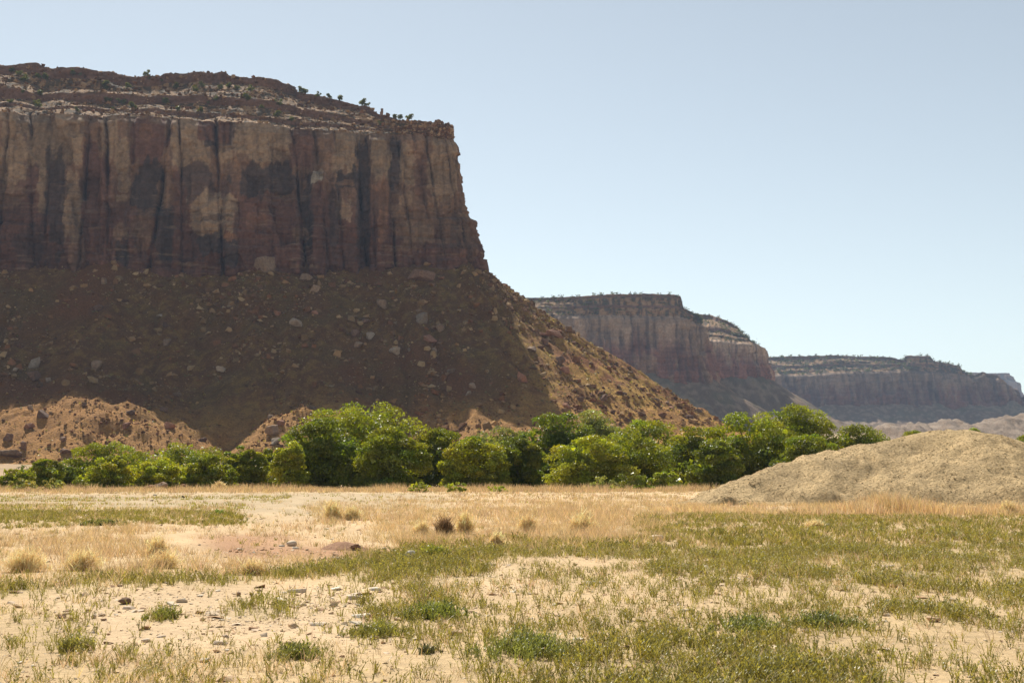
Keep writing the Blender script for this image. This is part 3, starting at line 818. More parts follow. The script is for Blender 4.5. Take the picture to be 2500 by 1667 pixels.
# (u, v of its middle, width in photo pixels, material, mesh index, height stretch, label)
BOULDERS = [
 (650,654,50,'boulder_tan',0,1.1,'largest blocky pale boulder high on the talus, right under the cliff foot'),
 (628,648,30,'boulder_tan',5,1.3,'upright tan block leaning against the left of the largest pale boulder'),
 (1032,678,70,'boulder_dark',7,.8,'huge slanted slab of tan layered rock below the right half of the cliff'),
 (768,706,26,'boulder_tan',1,.9,'tan block up the shaded talus, left of the huge slanted slab'),
 (745,678,30,'boulder_tan',6,.8,'tan slab just under the dark recess of the cliff'),
 (933,745,30,'boulder_tan',3,1.0,'rounded tan boulder high in the shaded talus under the huge slab'),
 (1030,779,38,'boulder_pale',1,1.0,'big pale boulder with a slanting top in the middle of the shaded talus'),
 (722,791,29,'boulder_pale',5,1.0,'round whitish boulder alone in the left middle of the shaded talus'),
 (902,819,23,'boulder_pale',3,1.0,'pale round boulder, right one of a side-by-side pair in the shade'),
 (870,815,23,'boulder_dark',0,.9,'dark boulder, left one of a side-by-side pair in the shade'),
 (881,844,24,'boulder_tan',6,.9,'low tan boulder just below the side-by-side pair in the shade'),
 (1053,829,31,'boulder_red',8,1.15,'tall reddish boulder below the big pale slanting one'),
 (1062,855,18,'boulder_tan',2,.9,'small tan rock touching the foot of the tall reddish boulder'),
 (1082,804,20,'boulder_tan',5,1.1,'tan boulder up and right of the tall reddish boulder'),
 (969,861,27,'boulder_pale',0,.9,'wide pale boulder low in the middle of the shaded talus'),
 (998,851,11,'boulder_pale',3,1.0,'small bright rock just right of the wide pale boulder'),
 (1275,925,31,'boulder_red',8,.95,'round orange-red boulder in the shade close to the slanting shadow edge'),
 (678,764,22,'boulder_red',2,1.0,'red block on the upper left talus, left of the round whitish boulder'),
 (860,873,15,'boulder_tan',2,.8,'small flat tan rock low down, left of the wide pale boulder'),
 (1107,905,20,'boulder_tan',6,.8,'tan slab on the lower shaded slope behind the grey-green tree'),
 (1155,942,18,'boulder_tan',1,1.0,'tan boulder low on the shaded slope, upper of two close together'),
 (1145,958,16,'boulder_pale',3,.9,'pale boulder low on the shaded slope, lower of two close together'),
 (898,785,22,'boulder_dark',4,1.0,'dark low slab above the side-by-side pair of boulders'),
 (770,758,16,'boulder_red',1,.9,'small reddish rock up-slope from the round whitish boulder'),
 (1025,754,16,'boulder_tan',4,1.0,'small slab just above the big pale slanting boulder'),
 (88,888,32,'boulder_pale',8,1.1,'big pale craggy boulder low in the shade near the left edge'),
 (42,902,18,'boulder_pale',2,1.0,'small pale boulder left of the big craggy one near the left edge'),
 (84,917,32,'boulder_dark',6,1.0,'dark slab right below the big pale craggy boulder'),
 (240,895,25,'boulder_tan',5,1.35,'tall egg-shaped tan boulder in the shade above the lit mound'),
 (116,926,15,'boulder_pale',0,1.0,'small square pale block in the shade, lower left'),
 (538,898,26,'boulder_pale',4,1.1,'flat pale boulder in the shade above the dark gully'),
 (412,837,26,'boulder_tan',6,1.0,'angular tan slab half-way up the left talus'),
 (242,749,28,'boulder_dark',7,1.0,'dark tan slab high on the left talus'),
 (258,686,17,'boulder_tan',3,1.2,'upright tan rock near the cliff foot on the left'),
 (388,767,20,'boulder_pale',4,.9,'pale flat rock high on the left talus, right of the dark slab'),
 (319,1005,27,'boulder_dark',7,.9,'dark slab on the right shoulder of the sunlit mound'),
 (112,1012,30,'boulder_dark',8,1.2,'large dark boulder standing in the sun left of the lit mound'),
 (75,1038,24,'boulder_red',2,.9,'brown boulder in the sun below the large dark one'),
 (23,1066,25,'boulder_dark',1,1.0,'dark block in the sun near the left edge, above a long slab'),
 (61,1089,14,'boulder_dark',5,1.9,'narrow dark rock standing upright on the sandy foot at the left'),
 (26,1108,54,'boulder_tan',7,.6,'long flat tan slab lying on sand at the left edge'),
 (80,996,15,'boulder_tan',3,1.0,'small lit boulder at the top edge of the sunny patch, far left'),
 (154,1070,15,'boulder_dark',0,1.0,'small dark boulder at the foot of the lit mound'),
 (167,1103,26,'boulder_dark',6,.7,'dark broken rock just above the domed tree on the left'),
 (415,1038,27,'boulder_red',4,1.3,'brown ledge block where the lit mound meets the dark gully'),
 (494,1070,24,'boulder_dark',7,.8,'dark slab low in the sun, above the second domed tree'),
 (440,961,26,'boulder_tan',4,1.1,'broad flat boulder in the shade right of the lit mound top'),
 (317,1035,22,'boulder_red',6,.9,'brown rock in the middle of the lit mound face'),
 (210,986,15,'boulder_dark',1,.9,'small dark rock just under the crest of the lit mound'),
 (403,1001,24,'boulder_dark',2,.8,'dark boulder half in shade beside the lit mound'),
 (666,1050,30,'boulder_tan',0,1.0,'big lit boulder stacked on the slope left of the largest tree'),
 (677,1079,28,'boulder_pale',3,.9,'pale lit boulder lowest in the pile left of the largest tree'),
 (655,1020,20,'boulder_tan',2,1.0,'lit boulder upper in the pile left of the largest tree'),
 (690,1035,18,'boulder_red',6,.9,'reddish lit rock between the pile and the crown of the largest tree'),
 (760,992,22,'boulder_tan',7,.8,'lit flat rock right above the crown of the largest tree'),
 (1374,884,26,'boulder_dark',5,1.0,'dark boulder with a long shadow high on the sunlit slope'),
 (1382,905,24,'boulder_red',0,.9,'brown rock tucked under the dark boulder on the sunlit slope'),
 (1329,838,26,'boulder_dark',6,.9,'dark slab on the shadow edge below the red ledge'),
 (1305,854,30,'boulder_tan',4,.9,'broad tan slab half in the slanting shadow edge'),
 (1469,968,24,'boulder_dark',1,.9,'dark rock low on the sunlit slope'),
 (1523,962,17,'boulder_dark',7,.9,'dark slab on the sunlit slope nearer its skyline'),
 (1606,978,17,'boulder_tan',4,1.0,'tan slab poking up on the skyline of the sunlit slope, left of two'),
 (1631,983,14,'boulder_tan',2,1.0,'tan block poking up on the skyline of the sunlit slope, right of two'),
 (1704,1001,17,'boulder_tan',7,.9,'flat block on the low end of the sunlit ridge'),
 (1683,1020,19,'boulder_dark',0,.9,'dark rock at the low right end of the sunlit slope'),
 (1640,996,19,'boulder_red',4,.9,'brown slab just below the two skyline blocks'),
 (1386,989,20,'boulder_red',1,.9,'brown rock at the bottom tip of the slanting shadow edge'),
 (1420,978,16,'boulder_dark',6,1.0,'dark stone on the lower sunlit slope above the trees'),
]
for (u, v, w, mt, k, hs, lab) in BOULDERS:
    P = spot('mesa_talus', u, v)
    size = w / FPX * P[1] * 1.08
    o = place_mesh('boulder', CRAGS[k] if w >= 22 else ROCKS[k], mt, P, size, stretch=(1, 1, hs), sink=0.3)
    tag(o, lab, 'boulder', 'boulders on the near talus slope')

def scatter(name, srcs, P, size, mat, col, label, stretch_z=(0.6, 1.0), tilt=0.4, sink=0.3, seed=1, attr_name='Col'):
    """uncountable small rocks: one object, points carrying instances of a few rock meshes"""
    rg = np.random.default_rng(seed); n = len(P)
    cl = bpy.data.collections.new(name + '_kinds')
    hs = []
    for me in srcs:
        me = me.copy(); me.materials.clear(); me.materials.append(M[mat])
        o = bpy.data.objects.new('rock_kind', me); cl.objects.link(o); hs.append(max(v.co.z for v in me.vertices))
    which = rg.integers(0, len(srcs), n)
    scl = np.stack([size, size * rg.uniform(.8, 1.2, n), size * rg.uniform(*stretch_z, n)], 1)
    rot = np.stack([rg.uniform(-tilt, tilt, n), rg.uniform(-tilt, tilt, n), rg.uniform(0, 6.283, n)], 1)
    P = np.array(P, float); P[:, 2] -= sink * np.array(hs)[which] * scl[:, 2]
    me = bpy.data.meshes.new(name); me.vertices.add(n); me.vertices.foreach_set('co', P.astype(np.float32).ravel())
    for nm, ty, ar, key in (('scl', 'FLOAT_VECTOR', scl, 'vector'), ('rot', 'FLOAT_VECTOR', rot, 'vector'), ('idx', 'INT', which, 'value')):
        at_ = me.attributes.new(nm, ty, 'POINT'); at_.data.foreach_set(key, np.ascontiguousarray(ar, np.int32 if ty == 'INT' else np.float32).ravel())
    c4 = np.ones((n, 4), np.float32); c4[:, :3] = col
    at_ = me.attributes.new(attr_name, 'FLOAT_COLOR', 'POINT'); at_.data.foreach_set('color', c4.ravel())
    me.update()
    o = bpy.data.objects.new(name, me); COL.objects.link(o)
    ng = bpy.data.node_groups.new(name, 'GeometryNodeTree')
    ng.interface.new_socket('Geometry', in_out='INPUT', socket_type='NodeSocketGeometry')
    ng.interface.new_socket('Geometry', in_out='OUTPUT', socket_type='NodeSocketGeometry')
    N, L = ng.nodes, ng.links
    gi = N.new('NodeGroupInput'); go = N.new('NodeGroupOutput'); ip = N.new('GeometryNodeInstanceOnPoints'); ci = N.new('GeometryNodeCollectionInfo')
    ci.inputs['Collection'].default_value = cl; ci.inputs['Separate Children'].default_value = True; ci.inputs['Reset Children'].default_value = True
    def attr(nm, ty):
        q = N.new('GeometryNodeInputNamedAttribute'); q.data_type = ty; q.inputs['Name'].default_value = nm
        return q.outputs['Attribute']
    L.new(gi.outputs[0], ip.inputs['Points']); L.new(ci.outputs[0], ip.inputs['Instance']); ip.inputs['Pick Instance'].default_value = True
    L.new(attr('idx', 'INT'), ip.inputs['Instance Index']); L.new(attr('rot', 'FLOAT_VECTOR'), ip.inputs['Rotation']); L.new(attr('scl', 'FLOAT_VECTOR'), ip.inputs['Scale'])
    L.new(ip.outputs[0], go.inputs[0])
    md = o.modifiers.new('scatter', 'NODES'); md.node_group = ng
    o['kind'] = 'stuff'; o['label'] = label
    return o

def small_hulls(seed, flat, n=9, count=5):
    out = []
    for k in range(count):
        me = bpy.data.meshes.new('chip'); b = hull_rock(seed + k, n, flat * (0.8 + 0.1 * k), 0.0, .7); b.to_mesh(me); b.free(); out.append(me)
    return out
CHIP = small_hulls(200, 0.75); CHIPF = small_hulls(220, 0.4)

def scree():
    V, U, W = SURF['mesa_talus']
    ok = (U > -60) & (U < 1800) & (W > 620) & (W < 1130)
    V = V[ok]; U = U[ok]; W = W[ok]
    n = 32000
    dens = 0.25 + sstep(-0.1, 0.3, fbm(V[:, 0] / 22, V[:, 1] / 30, 55.0, 3))
    dens = dens + 0.9 * np.exp(-((U - 640) / 90) ** 2 - ((W - 720) / 90) ** 2) + 0.6 * soft(U, W, 80, 960, 480, 1110) + 0.9 * soft(U, W, 640, 960, 780, 1100) + 0.5 * soft(U, W, 1380, 940, 1760, 1040)
    dens = dens * np.clip(1.2 - 0.0 * W, 0, 2)
    p = dens / dens.sum()
    idx = R.choice(len(V), n, p=p)
    P = V[idx] + R.normal(0, .5, (n, 3)) * np.array([1, 1, 0])
    sz = np.clip(R.pareto(2.1, n) * 0.8 + 0.45, 0.45, 6.0)
    base = np.array([[0.46, 0.34, 0.235], [0.32, 0.18, 0.115], [0.26, 0.17, 0.12], [0.54, 0.44, 0.33]])[R.integers(0, 4, n)]
    col = np.clip(base * R.uniform(.5, 1.05, (n, 1)) * np.array([.74, .62, .43]), .03, .7)
    uu, vv = project(P); col = col * np.where((vv > 955)[:, None], np.array([[1.0, .88, .70]]), 1.0); sz = np.where((vv > 955) & (uu < 800), np.minimum(sz, 2.8) * .75, sz)
    scatter('scree', CHIP, P, sz, 'scree', col, 'loose angular scree strewn down the talus of the near mesa', seed=4)
scree()

def cap_rubble():
    V, U, W = SURF['mesa_cap']
    ok = (U > -60) & (U < 1120) & (W > 160)
    V = V[ok]; n = 7500
    P = V[R.integers(0, len(V), n)]
    sz = np.clip(R.pareto(2.0, n) * 1.0 + 0.7, 0.7, 4.5)
    base = np.array([[0.46, 0.34, 0.235], [0.26, 0.15, 0.10], [0.20, 0.13, 0.09], [0.50, 0.40, 0.30]])[R.integers(0, 4, n)]
    scatter('ledge_rubble', CHIP, P, sz, 'scree', base * np.array([.80, .65, .48]) * R.uniform(.45, 1.1, (n, 1)), 'broken rock lying on the ledges of the near mesa cap', seed=14)
cap_rubble()

# red ledge outcrop on the sunlit slope
def outcrop():
    P = spot('mesa_talus', 1340, 812)
    r = empty('rock_outcrop', tuple(P))
    for k, (dx, dy, dz, sx, sy, sz) in enumerate([(3.5, -1, -2.0, 9, 6, 4.0), (-2.5, -2, -1.6, 7, 5, 3.2), (6.5, 0, -3.4, 5, 5, 3.0)]):
        me = ROCKS[(k * 3 + 1) % 9].copy(); me.name = 'ledge_block'; me.materials.clear(); me.materials.append(M['boulder_red'])
        o = bpy.data.objects.new('ledge_block', me); COL.objects.link(o); o.parent = r
        o.location = (dx, dy, dz); o.scale = (sx * 1.25, sy * 1.25, sz * 1.5); o.rotation_euler = (0, .12, .3 * k)
    tag(r, 'dark red rock ledge jutting from the top of the sunlit slope', 'rock outcrop')
outcrop()

# balanced rock spire on the cap's skyline
def hoodoo():
    P = spot('mesa_cap', 931, 282)
    r = empty('rock_spire', tuple(P))
    k = 870 / FPX
    bm = hull_rock(301, 16, 1.5, .05)
    b = bm_obj('shaft', bm, M['boulder_dark'], r); b.scale = (10 * k, 9 * k, 12 * k); b.location = (0, 0, -2.5 * k)
    c = bm_obj('cap_stone', hull_rock(302, 14, .6, .05), M['boulder_dark'], r); c.scale = (8.5 * k, 7 * k, 9 * k); c.location = (0.2, 0, 13.5 * k)
    tag(r, 'small dark balanced rock spire on the skyline of the near mesa cap', 'rock spire')
hoodoo()

# ------------------------------------------------------------------ gravel mound
def build_mound():
    Yc = 87.0
    ctrl = np.array([(1560,1236),(1640,1231),(1700,1221),(1760,1200),(1830,1166),(1900,1141),(1990,1113),(2060,1099),(2140,1089),(2200,1076),(2260,1064),(2330,1056),(2390,1060),(2440,1072),(2500,1090),(2600,1128),(2740,1185),(2860,1225),(2950,1240)], float)
    nx, ny = 330, 180
    u = np.linspace(1560, 2950, nx)
    X = (ray(u, 1165)[0] * np.interp(u, [1560, 1800, 2050, 2250], [74.0, 79.0, 85.0, 87.0]))[None] + np.zeros((ny, 1))
    vtop = np.interp(u, ctrl[:, 0], ctrl[:, 1])
    ksm = np.ones(9) / 9
    vtop = np.convolve(np.pad(vtop, 4, 'edge'), ksm, 'valid')
    Yl = np.interp(u, [1560, 1800, 2050, 2250], [74.0, 79.0, 85.0, 87.0])
    h = np.maximum(EYE + zratio(vtop) * Yl, 0.0)
    w = np.linspace(-1, 1, ny)[:, None]
    Y = Yc + w * 19.0 + 0 * X
    half = 2.0 + 3.0 * h[None] * (1 + 0.18 * fbm(X / 5, 0, 3., 2))
    q = np.abs(Y - Yl[None]) / half
    prof = np.clip(1 - q, 0, None)
    prof = np.where(prof > .82, .82 + (prof - .82) * (1 - (prof - .82) * 1.6), prof)
    Z = h[None] * prof / (0.82 + .18 * (1 - .18 * 1.6))
    on = sstep(0, 0.12, prof)
    Z = Z + on * sstep(0, .7, h)[None] * sstep(0.05, 0.4, q + .1) * (0.48 * fbm(X / 3.0, Y / 3.0, 2.0, 3) + 0.34 * fbm(X / 1.0, Y / 1.2, 6.0, 4, .65)) + on * 0.07 * fbm(X / .4, Y / .4, 8.0, 2) + on * sstep(0, .7, h)[None] * 0.30 * (1 - 2 * np.abs(fbm((X + .5 * Y) / 2.4, (Y - .5 * X) / 7, 15.0, 3)))
    Z = Z + ground_z(X, Y) - 0.15 * (1 - on) 
    V = np.stack([X, Y, Z], -1).reshape(-1, 3)
    n = fbm(X / 1.6, Y / 1.6, 13.0, 4)[..., None]
    c = np.array([0.53, 0.385, 0.205]) * (1 + 0.4 * n)
    o = mesh_obj('gravel_mound', V, grid_faces(ny, nx), M['gravel'], col=np.clip(c.reshape(-1, 3), .02, .8))
    tag(o, 'large smooth heap of grey-brown gravel rising behind dry grass on the right', 'gravel mound')
    remember('mound', V)
    return V
MV = build_mound()
def mound_stones():
    V, U, W = SURF['mound']
    ok = (U > 1600) & (U < 2560) & (V[:, 1] < 90) & (V[:, 2] > 0.15)
    V = V[ok]; n = 16000
    P = V[R.integers(0, len(V), n)] + R.normal(0, .05, (n, 3)) * np.array([1, 1, 0])
    sz = np.clip(R.pareto(4, n) * .04 + .045, .045, .2)
    col = np.array([[0.56, 0.42, 0.23]]) * R.uniform(.65, 1.15, (n, 1))
    scatter('gravel', CHIP[:3], P, sz, 'stone_mix', np.clip(col, .03, .8), 'loose pebbles covering the gravel heap', seed=9)
mound_stones()

# ------------------------------------------------------------------ trees
def tube(bm_v, bm_f, pts, rad, sides=7):
    pts = np.asarray(pts, float); base = sum(len(v) for v in bm_v)
    rings = []
    for i, p in enumerate(pts):
        d = pts[min(i + 1, len(pts) - 1)] - pts[max(i - 1, 0)]; d /= np.linalg.norm(d) + 1e-9
        a = np.cross(d, [0.3, 1, 0.1]); a /= np.linalg.norm(a) + 1e-9; b = np.cross(d, a)
        t = np.linspace(0, 2 * np.pi, sides, endpoint=False)[:, None]
        rings.append(p + rad[i] * (np.cos(t) * a + np.sin(t) * b))
    bm_v.append(np.concatenate(rings))
    n = len(pts)
    for i in range(n - 1):
        for k in range(sides):
            k1 = (k + 1) % sides
            bm_f.append((base + i * sides + k, base + i * sides + k1, base + (i + 1) * sides + k1, base + (i + 1) * sides + k))

def leaf_cloud(C, Rl, n, leaf, rg, up=0.62):
    """n leaf quads spread through the shell of each lobe C (m,3) with radii Rl (m,3)"""
    m = len(C)
    w = (Rl[:, 0] * Rl[:, 2]); w = w / w.sum()
    k = rg.choice(m, n, p=w)
    d = rg.normal(size=(n, 3)); d /= np.linalg.norm(d, axis=1)[:, None]
    d[:, 2] = np.where(rg.random(n) < up, np.abs(d[:, 2]), d[:, 2])
    rad = rg.uniform(0.35, 1.05, n) ** 0.5
    # ragged lobe surface: sprays that stick out
    spr = 1 + 0.28 * fbm(d[:, 0] * 2.3 + k * 3.7, d[:, 1] * 2.3, d[:, 2] * 2.3 + k, 3)
    P = C[k] + d * Rl[k] * (rad * spr)[:, None]
    nn = 0.55 * d + rg.normal(size=(n, 3)) * 0.7 + np.array([0, 0, .25]); nn /= np.linalg.norm(nn, axis=1)[:, None]
    a = np.cross(nn, rg.normal(size=(n, 3))); a /= np.linalg.norm(a, axis=1)[:, None] + 1e-9
    b = np.cross(nn, a)
    L = (leaf * rg.uniform(.65, 1.35, n))[:, None]; Wd = L * rg.uniform(.45, .75, n)[:, None]
    bend = nn * L * 0.18
    V = np.stack([P - a * L * .5 - b * Wd * .6 - bend, P + b * Wd * .75, P + a * L * .6 - b * Wd * .2 - bend], 1)
    return V.reshape(-1, 3), np.arange(3 * n).reshape(-1, 3), k

GREENS = {  # leaf albedo
 'mid': (0.195, 0.220, 0.016), 'bright': (0.265, 0.280, 0.022), 'dark': (0.115, 0.150, 0.014), 'pale': (0.215, 0.240, 0.085),
 'sage': (0.25, 0.235, 0.09), 'lime': (0.25, 0.28, 0.035), 'deep': (0.145, 0.175, 0.015)}

def tree(name, label, cat, u0, u1, vt, Y, tone, seed, group=None, vb=None, dense=1.0, skirt=0.12, trunk=True, lobes=None, leaf=None, flat=1.0, asym=0.0):
    rg = np.random.default_rng(1000 + seed)
    xl = float(ray(u0, 1150)[0]) * Y; xr = float(ray(u1, 1150)[0]) * Y
    top = at(0, vt, Y)[2]
    cx = (xl + xr) / 2; W = (xr - xl) / 2
    gz = float(ground_z(np.array([cx]), np.array([Y]))[0])
    H = (top - gz) * 1.04
    root = empty(name, (cx, Y, gz))
    W *= 1.56
    nl = lobes or int(np.clip(44 + W * H * 1.0, 40, 170))
    # lobes over a dome that reaches down to the ground, fewer on the far side
    C, L = [], []
    D = W * 0.8 * flat
    nd = int(np.clip(round(W / 1.7), 2, 6)) if lobes is None else 2
    doms = [(0.0, 0.0, W * .84, D * .8, H)]
    for j in range(nd):
        t = (j + .5) / nd * 2 - 1 + rg.normal(0, .1)
        hw = W * rg.uniform(.38, .52)
        doms.append((float(np.clip(t, -1, 1)) * (W - hw), rg.uniform(-.55, .25) * D, hw, D * rg.uniform(.4, .6), H * (rg.uniform(.62, .92) - .25 * t * t)))
    wts = np.array([d[2] * d[4] for d in doms]); wts = wts / wts.sum()
    for i in range(nl):
        dx, dy, dw, dd_, dh = doms[rg.choice(len(doms), p=wts)]
        ph = rg.uniform(0, 2 * math.pi)
        if math.sin(ph) > 0.25 and rg.random() < .45: ph = -ph
        zz = rg.uniform(0.0, 1.0) ** 0.8
        rim = math.sqrt(max(0.0, 1 - max(0, (zz - .38) / .62) ** 2.3))
        rim *= 0.80 + 0.20 * min(1, zz / .3)
        rr = rim * (1 if rg.random() < .85 else rg.uniform(.3, .8))
        s = rg.uniform(.10, .19) * (W * H) ** .5
        s = float(np.clip(s, .5 if H > 3 else .16 * H, 1.6))
        C.append((dx + rr * (dw - s * .7) * math.cos(ph), dy + rr * (dd_ - s * .7) * math.sin(ph), max(zz * dh - s * .8, s * .55)))
        L.append((s * rg.uniform(.95, 1.35), s * rg.uniform(.9, 1.2), s * rg.uniform(.62, .9)))
    C = np.array(C); L = np.array(L)
    lf = leaf or float(np.clip(0.014 * H + .12, .20, .275))
    n = int(dense * 3.6 * 4 * math.pi * (L[:, 0] * L[:, 2]).sum() / (lf * lf * .6) * .42)
    n = int(np.clip(n, 700, 36000))
    V, F, k = leaf_cloud(C, L, n, lf, rg)
    # big sparse inner leaves close the crown's heart
    ni = int(40 + 7 * W * H) if H > 3 else 40
    di = rg.normal(size=(ni, 3)); di /= np.linalg.norm(di, axis=1)[:, None]
    ci = np.array([[0, 0, .46 * H]]) + di * np.array([[W * .74, D * .66, H * .44]]) * rg.uniform(.2, 1, (ni, 1)) ** .4
    ci[:, 0] += asym * W * (ci[:, 2] / H - .4)
    Vi, Fi, _ = leaf_cloud(ci, np.full((ni, 3), .1), ni, lf * 2.6, rg)
    V = np.concatenate([V, Vi]); F = np.concatenate([F, Fi + 3 * n]); k = np.concatenate([k, rg.integers(0, nl, ni)]); n += ni
    base = np.array(GREENS[tone])
    lob = rg.uniform(.62, 1.3, nl); hue = rg.normal(0, .06, nl)
    c = base[None] * lob[k][:, None] * rg.uniform(.75, 1.25, (n, 1)) * np.stack([1 + hue[k] * 1.5, 1 + 0 * hue[k], 1 - hue[k]], 1)
    ok = V[:, 2].reshape(-1, 3).min(1) > 0.02
    mesh_obj('crown', V, F[ok], M['leaf'], root, np.repeat(np.clip(c, .008, .5), 3, 0), smooth=False)
    if trunk:
        tv, tf, limbs = [], [], []
        r0 = np.clip(H * 0.032, 0.05, 0.42)
        lean = rg.normal(0, .06, 2)
        sp = np.array([(lean[0] * H * t, lean[1] * H * t, H * t - .25 * (t == 0)) for t in (0, .12, .28, .45, .62)]) + np.concatenate([[[0, 0, 0]], rg.normal(0, .015 * H, (4, 3)) * [1, 1, 0]])
        tube(tv, tf, sp, [r0 * 1.35, r0, r0 * .85, r0 * .6, r0 * .3], 8)
        for j in rg.choice(nl, min(7 if H > 3 else 3, nl), replace=False):
            t0 = rg.uniform(.12, .5); s0 = np.array([np.interp(t0, (0, .12, .28, .45, .62), sp[:, q]) for q in range(3)])
            e = C[j]; mid = (s0 + e) / 2 + np.array([0, 0, -.04 * H])
            limbs.append(([s0, mid, e], [r0 * .5, r0 * .33, r0 * .1]))
        to = mesh_obj('trunk', np.concatenate(tv), np.array(tf), M['bark'], root)
        for lp, lr in limbs:
            lv, lff = [], []
            tube(lv, lff, lp, lr, 5)
            mesh_obj('limb', np.concatenate(lv), np.array(lff), M['bark'], to)
    tag(root, label, cat, group)
    return root

TG = 'cottonwoods along the creek'
TREES = [
 (2,84,1140,168,'mid','low bushy green tree at the far left end of the tree row',.05),
 (76,152,1120,176,'mid','pointed-top bushy tree second from the left end of the row',.05),
 (140,200,1140,182,'deep','dark bushy tree filling in left of the domed tree',.05),
 (168,342,1079,196,'mid','broad domed tree standing left, in front of the lit mound',.08),
 (224,326,1113,166,'bright','lighter round tree in front of the left domed tree',.05),
 (345,540,1079,205,'mid','wide domed tree with an even top behind the dirt piles',.08),
 (322,466,1114,172,'bright','round olive tree right behind the pale dirt pile',.05),
 (468,562,1107,170,'mid','rounded tree right of the dirt piles',.05),
 (548,655,1088,180,'mid','upright loose tree two places left of the largest tree',.06),
 (636,712,1092,190,'deep','narrow dark tree squeezed beside the largest tree, on its left',.05),
 (672,742,1078,166,'bright','bright leafy low tree in front of the left foot of the largest tree',.04),
 (700,860,1022,174,'deep','dark rounded tree joined to the left shoulder of the largest tree',.05),
 (738,1028,983,186,'mid','largest and tallest tree of the row with a high domed crown',.06),
 (880,1030,1045,170,'mid','rounded tree in front of the right half of the largest tree',.06),
 (1005,1150,1048,184,'mid','tree with a sloping top directly right of the largest tree',.06),
 (1095,1226,1066,172,'bright','bright yellow-green tree over the two small round bushes',.05),
 (1130,1306,1044,215,'pale','pale grey-green tree at the back between bright and dark trees',.06),
 (1210,1320,1068,176,'deep','lower dark tree left of the tall dark one with visible trunk',.05),
 (1280,1440,1007,188,'dark','tall dark green tree with visible dark trunk in mid row',.14),
 (1385,1520,1003,235,'pale','pale grey-green tree showing behind the tall dark one',.08),
 (1352,1515,1062,168,'bright','wide spreading light tree, left half, in front of the middle of the row',.05),
 (1430,1612,1042,178,'mid','wide spreading tree, right half, behind the pale round shrub',.07),
 (1490,1668,1026,214,'mid','even-topped tree at the back right of the spreading pair',.08),
 (1625,1780,1038,190,'mid','rounded tree left of the big right-hand clump',.07),
 (1590,1655,1150,164,'lime','small bright yellow-green tree low in front of dark trunks',.04),
 (1690,1800,1075,172,'deep','dark lower tree with trunk showing beside the gravel heap tip',.12),
 (1735,1935,1008,186,'mid','big domed tree of the right-hand clump, left of its peak',.07),
 (1850,2035,993,200,'mid','highest tree of the right-hand clump behind the gravel heap',.08),
 (1900,2045,1060,176,'deep','lower dark tree half hidden by the gravel heap slope',.05),
 (2025,2178,1038,205,'deep','last dark round tree of the row, right of the big clump',.06),
 (2192,2282,1054,225,'mid','low tree top just peeping over the gravel heap slope',.06),
 (2366,2400,1047,215,'lime','tiny bright tree top above the crest of the gravel heap',.06),
 (2400,2424,1057,210,'lime','smallest bright tuft of tree top right of the gravel crest',.06),
 (2464,2540,1058,190,'mid','green tree top at the right edge beyond the gravel heap',.06),
]
for i, (u0, u1, vt, Y, tone, lab, sk) in enumerate(TREES):
    tree('cottonwood_tree', lab, 'tree', u0, u1, vt, Y, tone, i, TG, skirt=sk)

def thicket():
    rg = np.random.default_rng(55); m = 520
    u = rg.uniform(40, 2050, m); Y = rg.uniform(178, 204, m)
    s = rg.uniform(.7, 1.3, m)
    top = 2.0 + 3.2 * sstep(500, 800, u) * (0.6 + 0.4 * fbm(u / 60, 0, 3., 2))
    C = np.stack([ray(u, 1180)[0] * Y, Y, s * .6 + rg.random(m) * top], 1)
    V, F, k = leaf_cloud(C, np.stack([s * 1.3, s, s], 1), 24000, .42, rg)
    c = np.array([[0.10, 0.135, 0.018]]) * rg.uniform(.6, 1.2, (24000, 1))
    o = mesh_obj('thicket', V, F, M['leaf'], col=np.repeat(c, 3, 0), smooth=False)
    o['kind'] = 'stuff'; o['label'] = 'dark undergrowth filling the gaps between the tree trunks'
thicket()

SHRUBS = [
 (1003,1047,1177,137,'lime','left one of two small round yellow-green bushes at the field edge','rabbit_brush'),
 (1086,1136,1175,135,'lime','right one of two small round yellow-green bushes at the field edge','rabbit_brush'),
 (1440,1500,1163,150,'pale','pale green round shrub in front of the spreading trees','shrub'),
 (1512,1592,1148,158,'deep','dark low bush between the pale round shrub and bright small tree','shrub'),
 (28,82,1165,148,'sage','olive sage bush at the left foot of the tree row','sage_bush'),
 (106,156,1167,150,'sage','second olive sage bush from the left at the tree row foot','sage_bush'),
 (185,215,1158,158,'mid','small green bush under the left domed tree','shrub'),
 (1190,1235,1186,140,'lime','low spreading green bush on the field edge in the middle','shrub'),
]
for i, (u0, u1, vt, Y, tone, lab, nm) in enumerate(SHRUBS):
    tree(nm, lab, 'bush', u0, u1, vt, Y, tone, 60 + i, None, trunk=True, leaf=.16, dense=.6, lobes=16, skirt=.1)

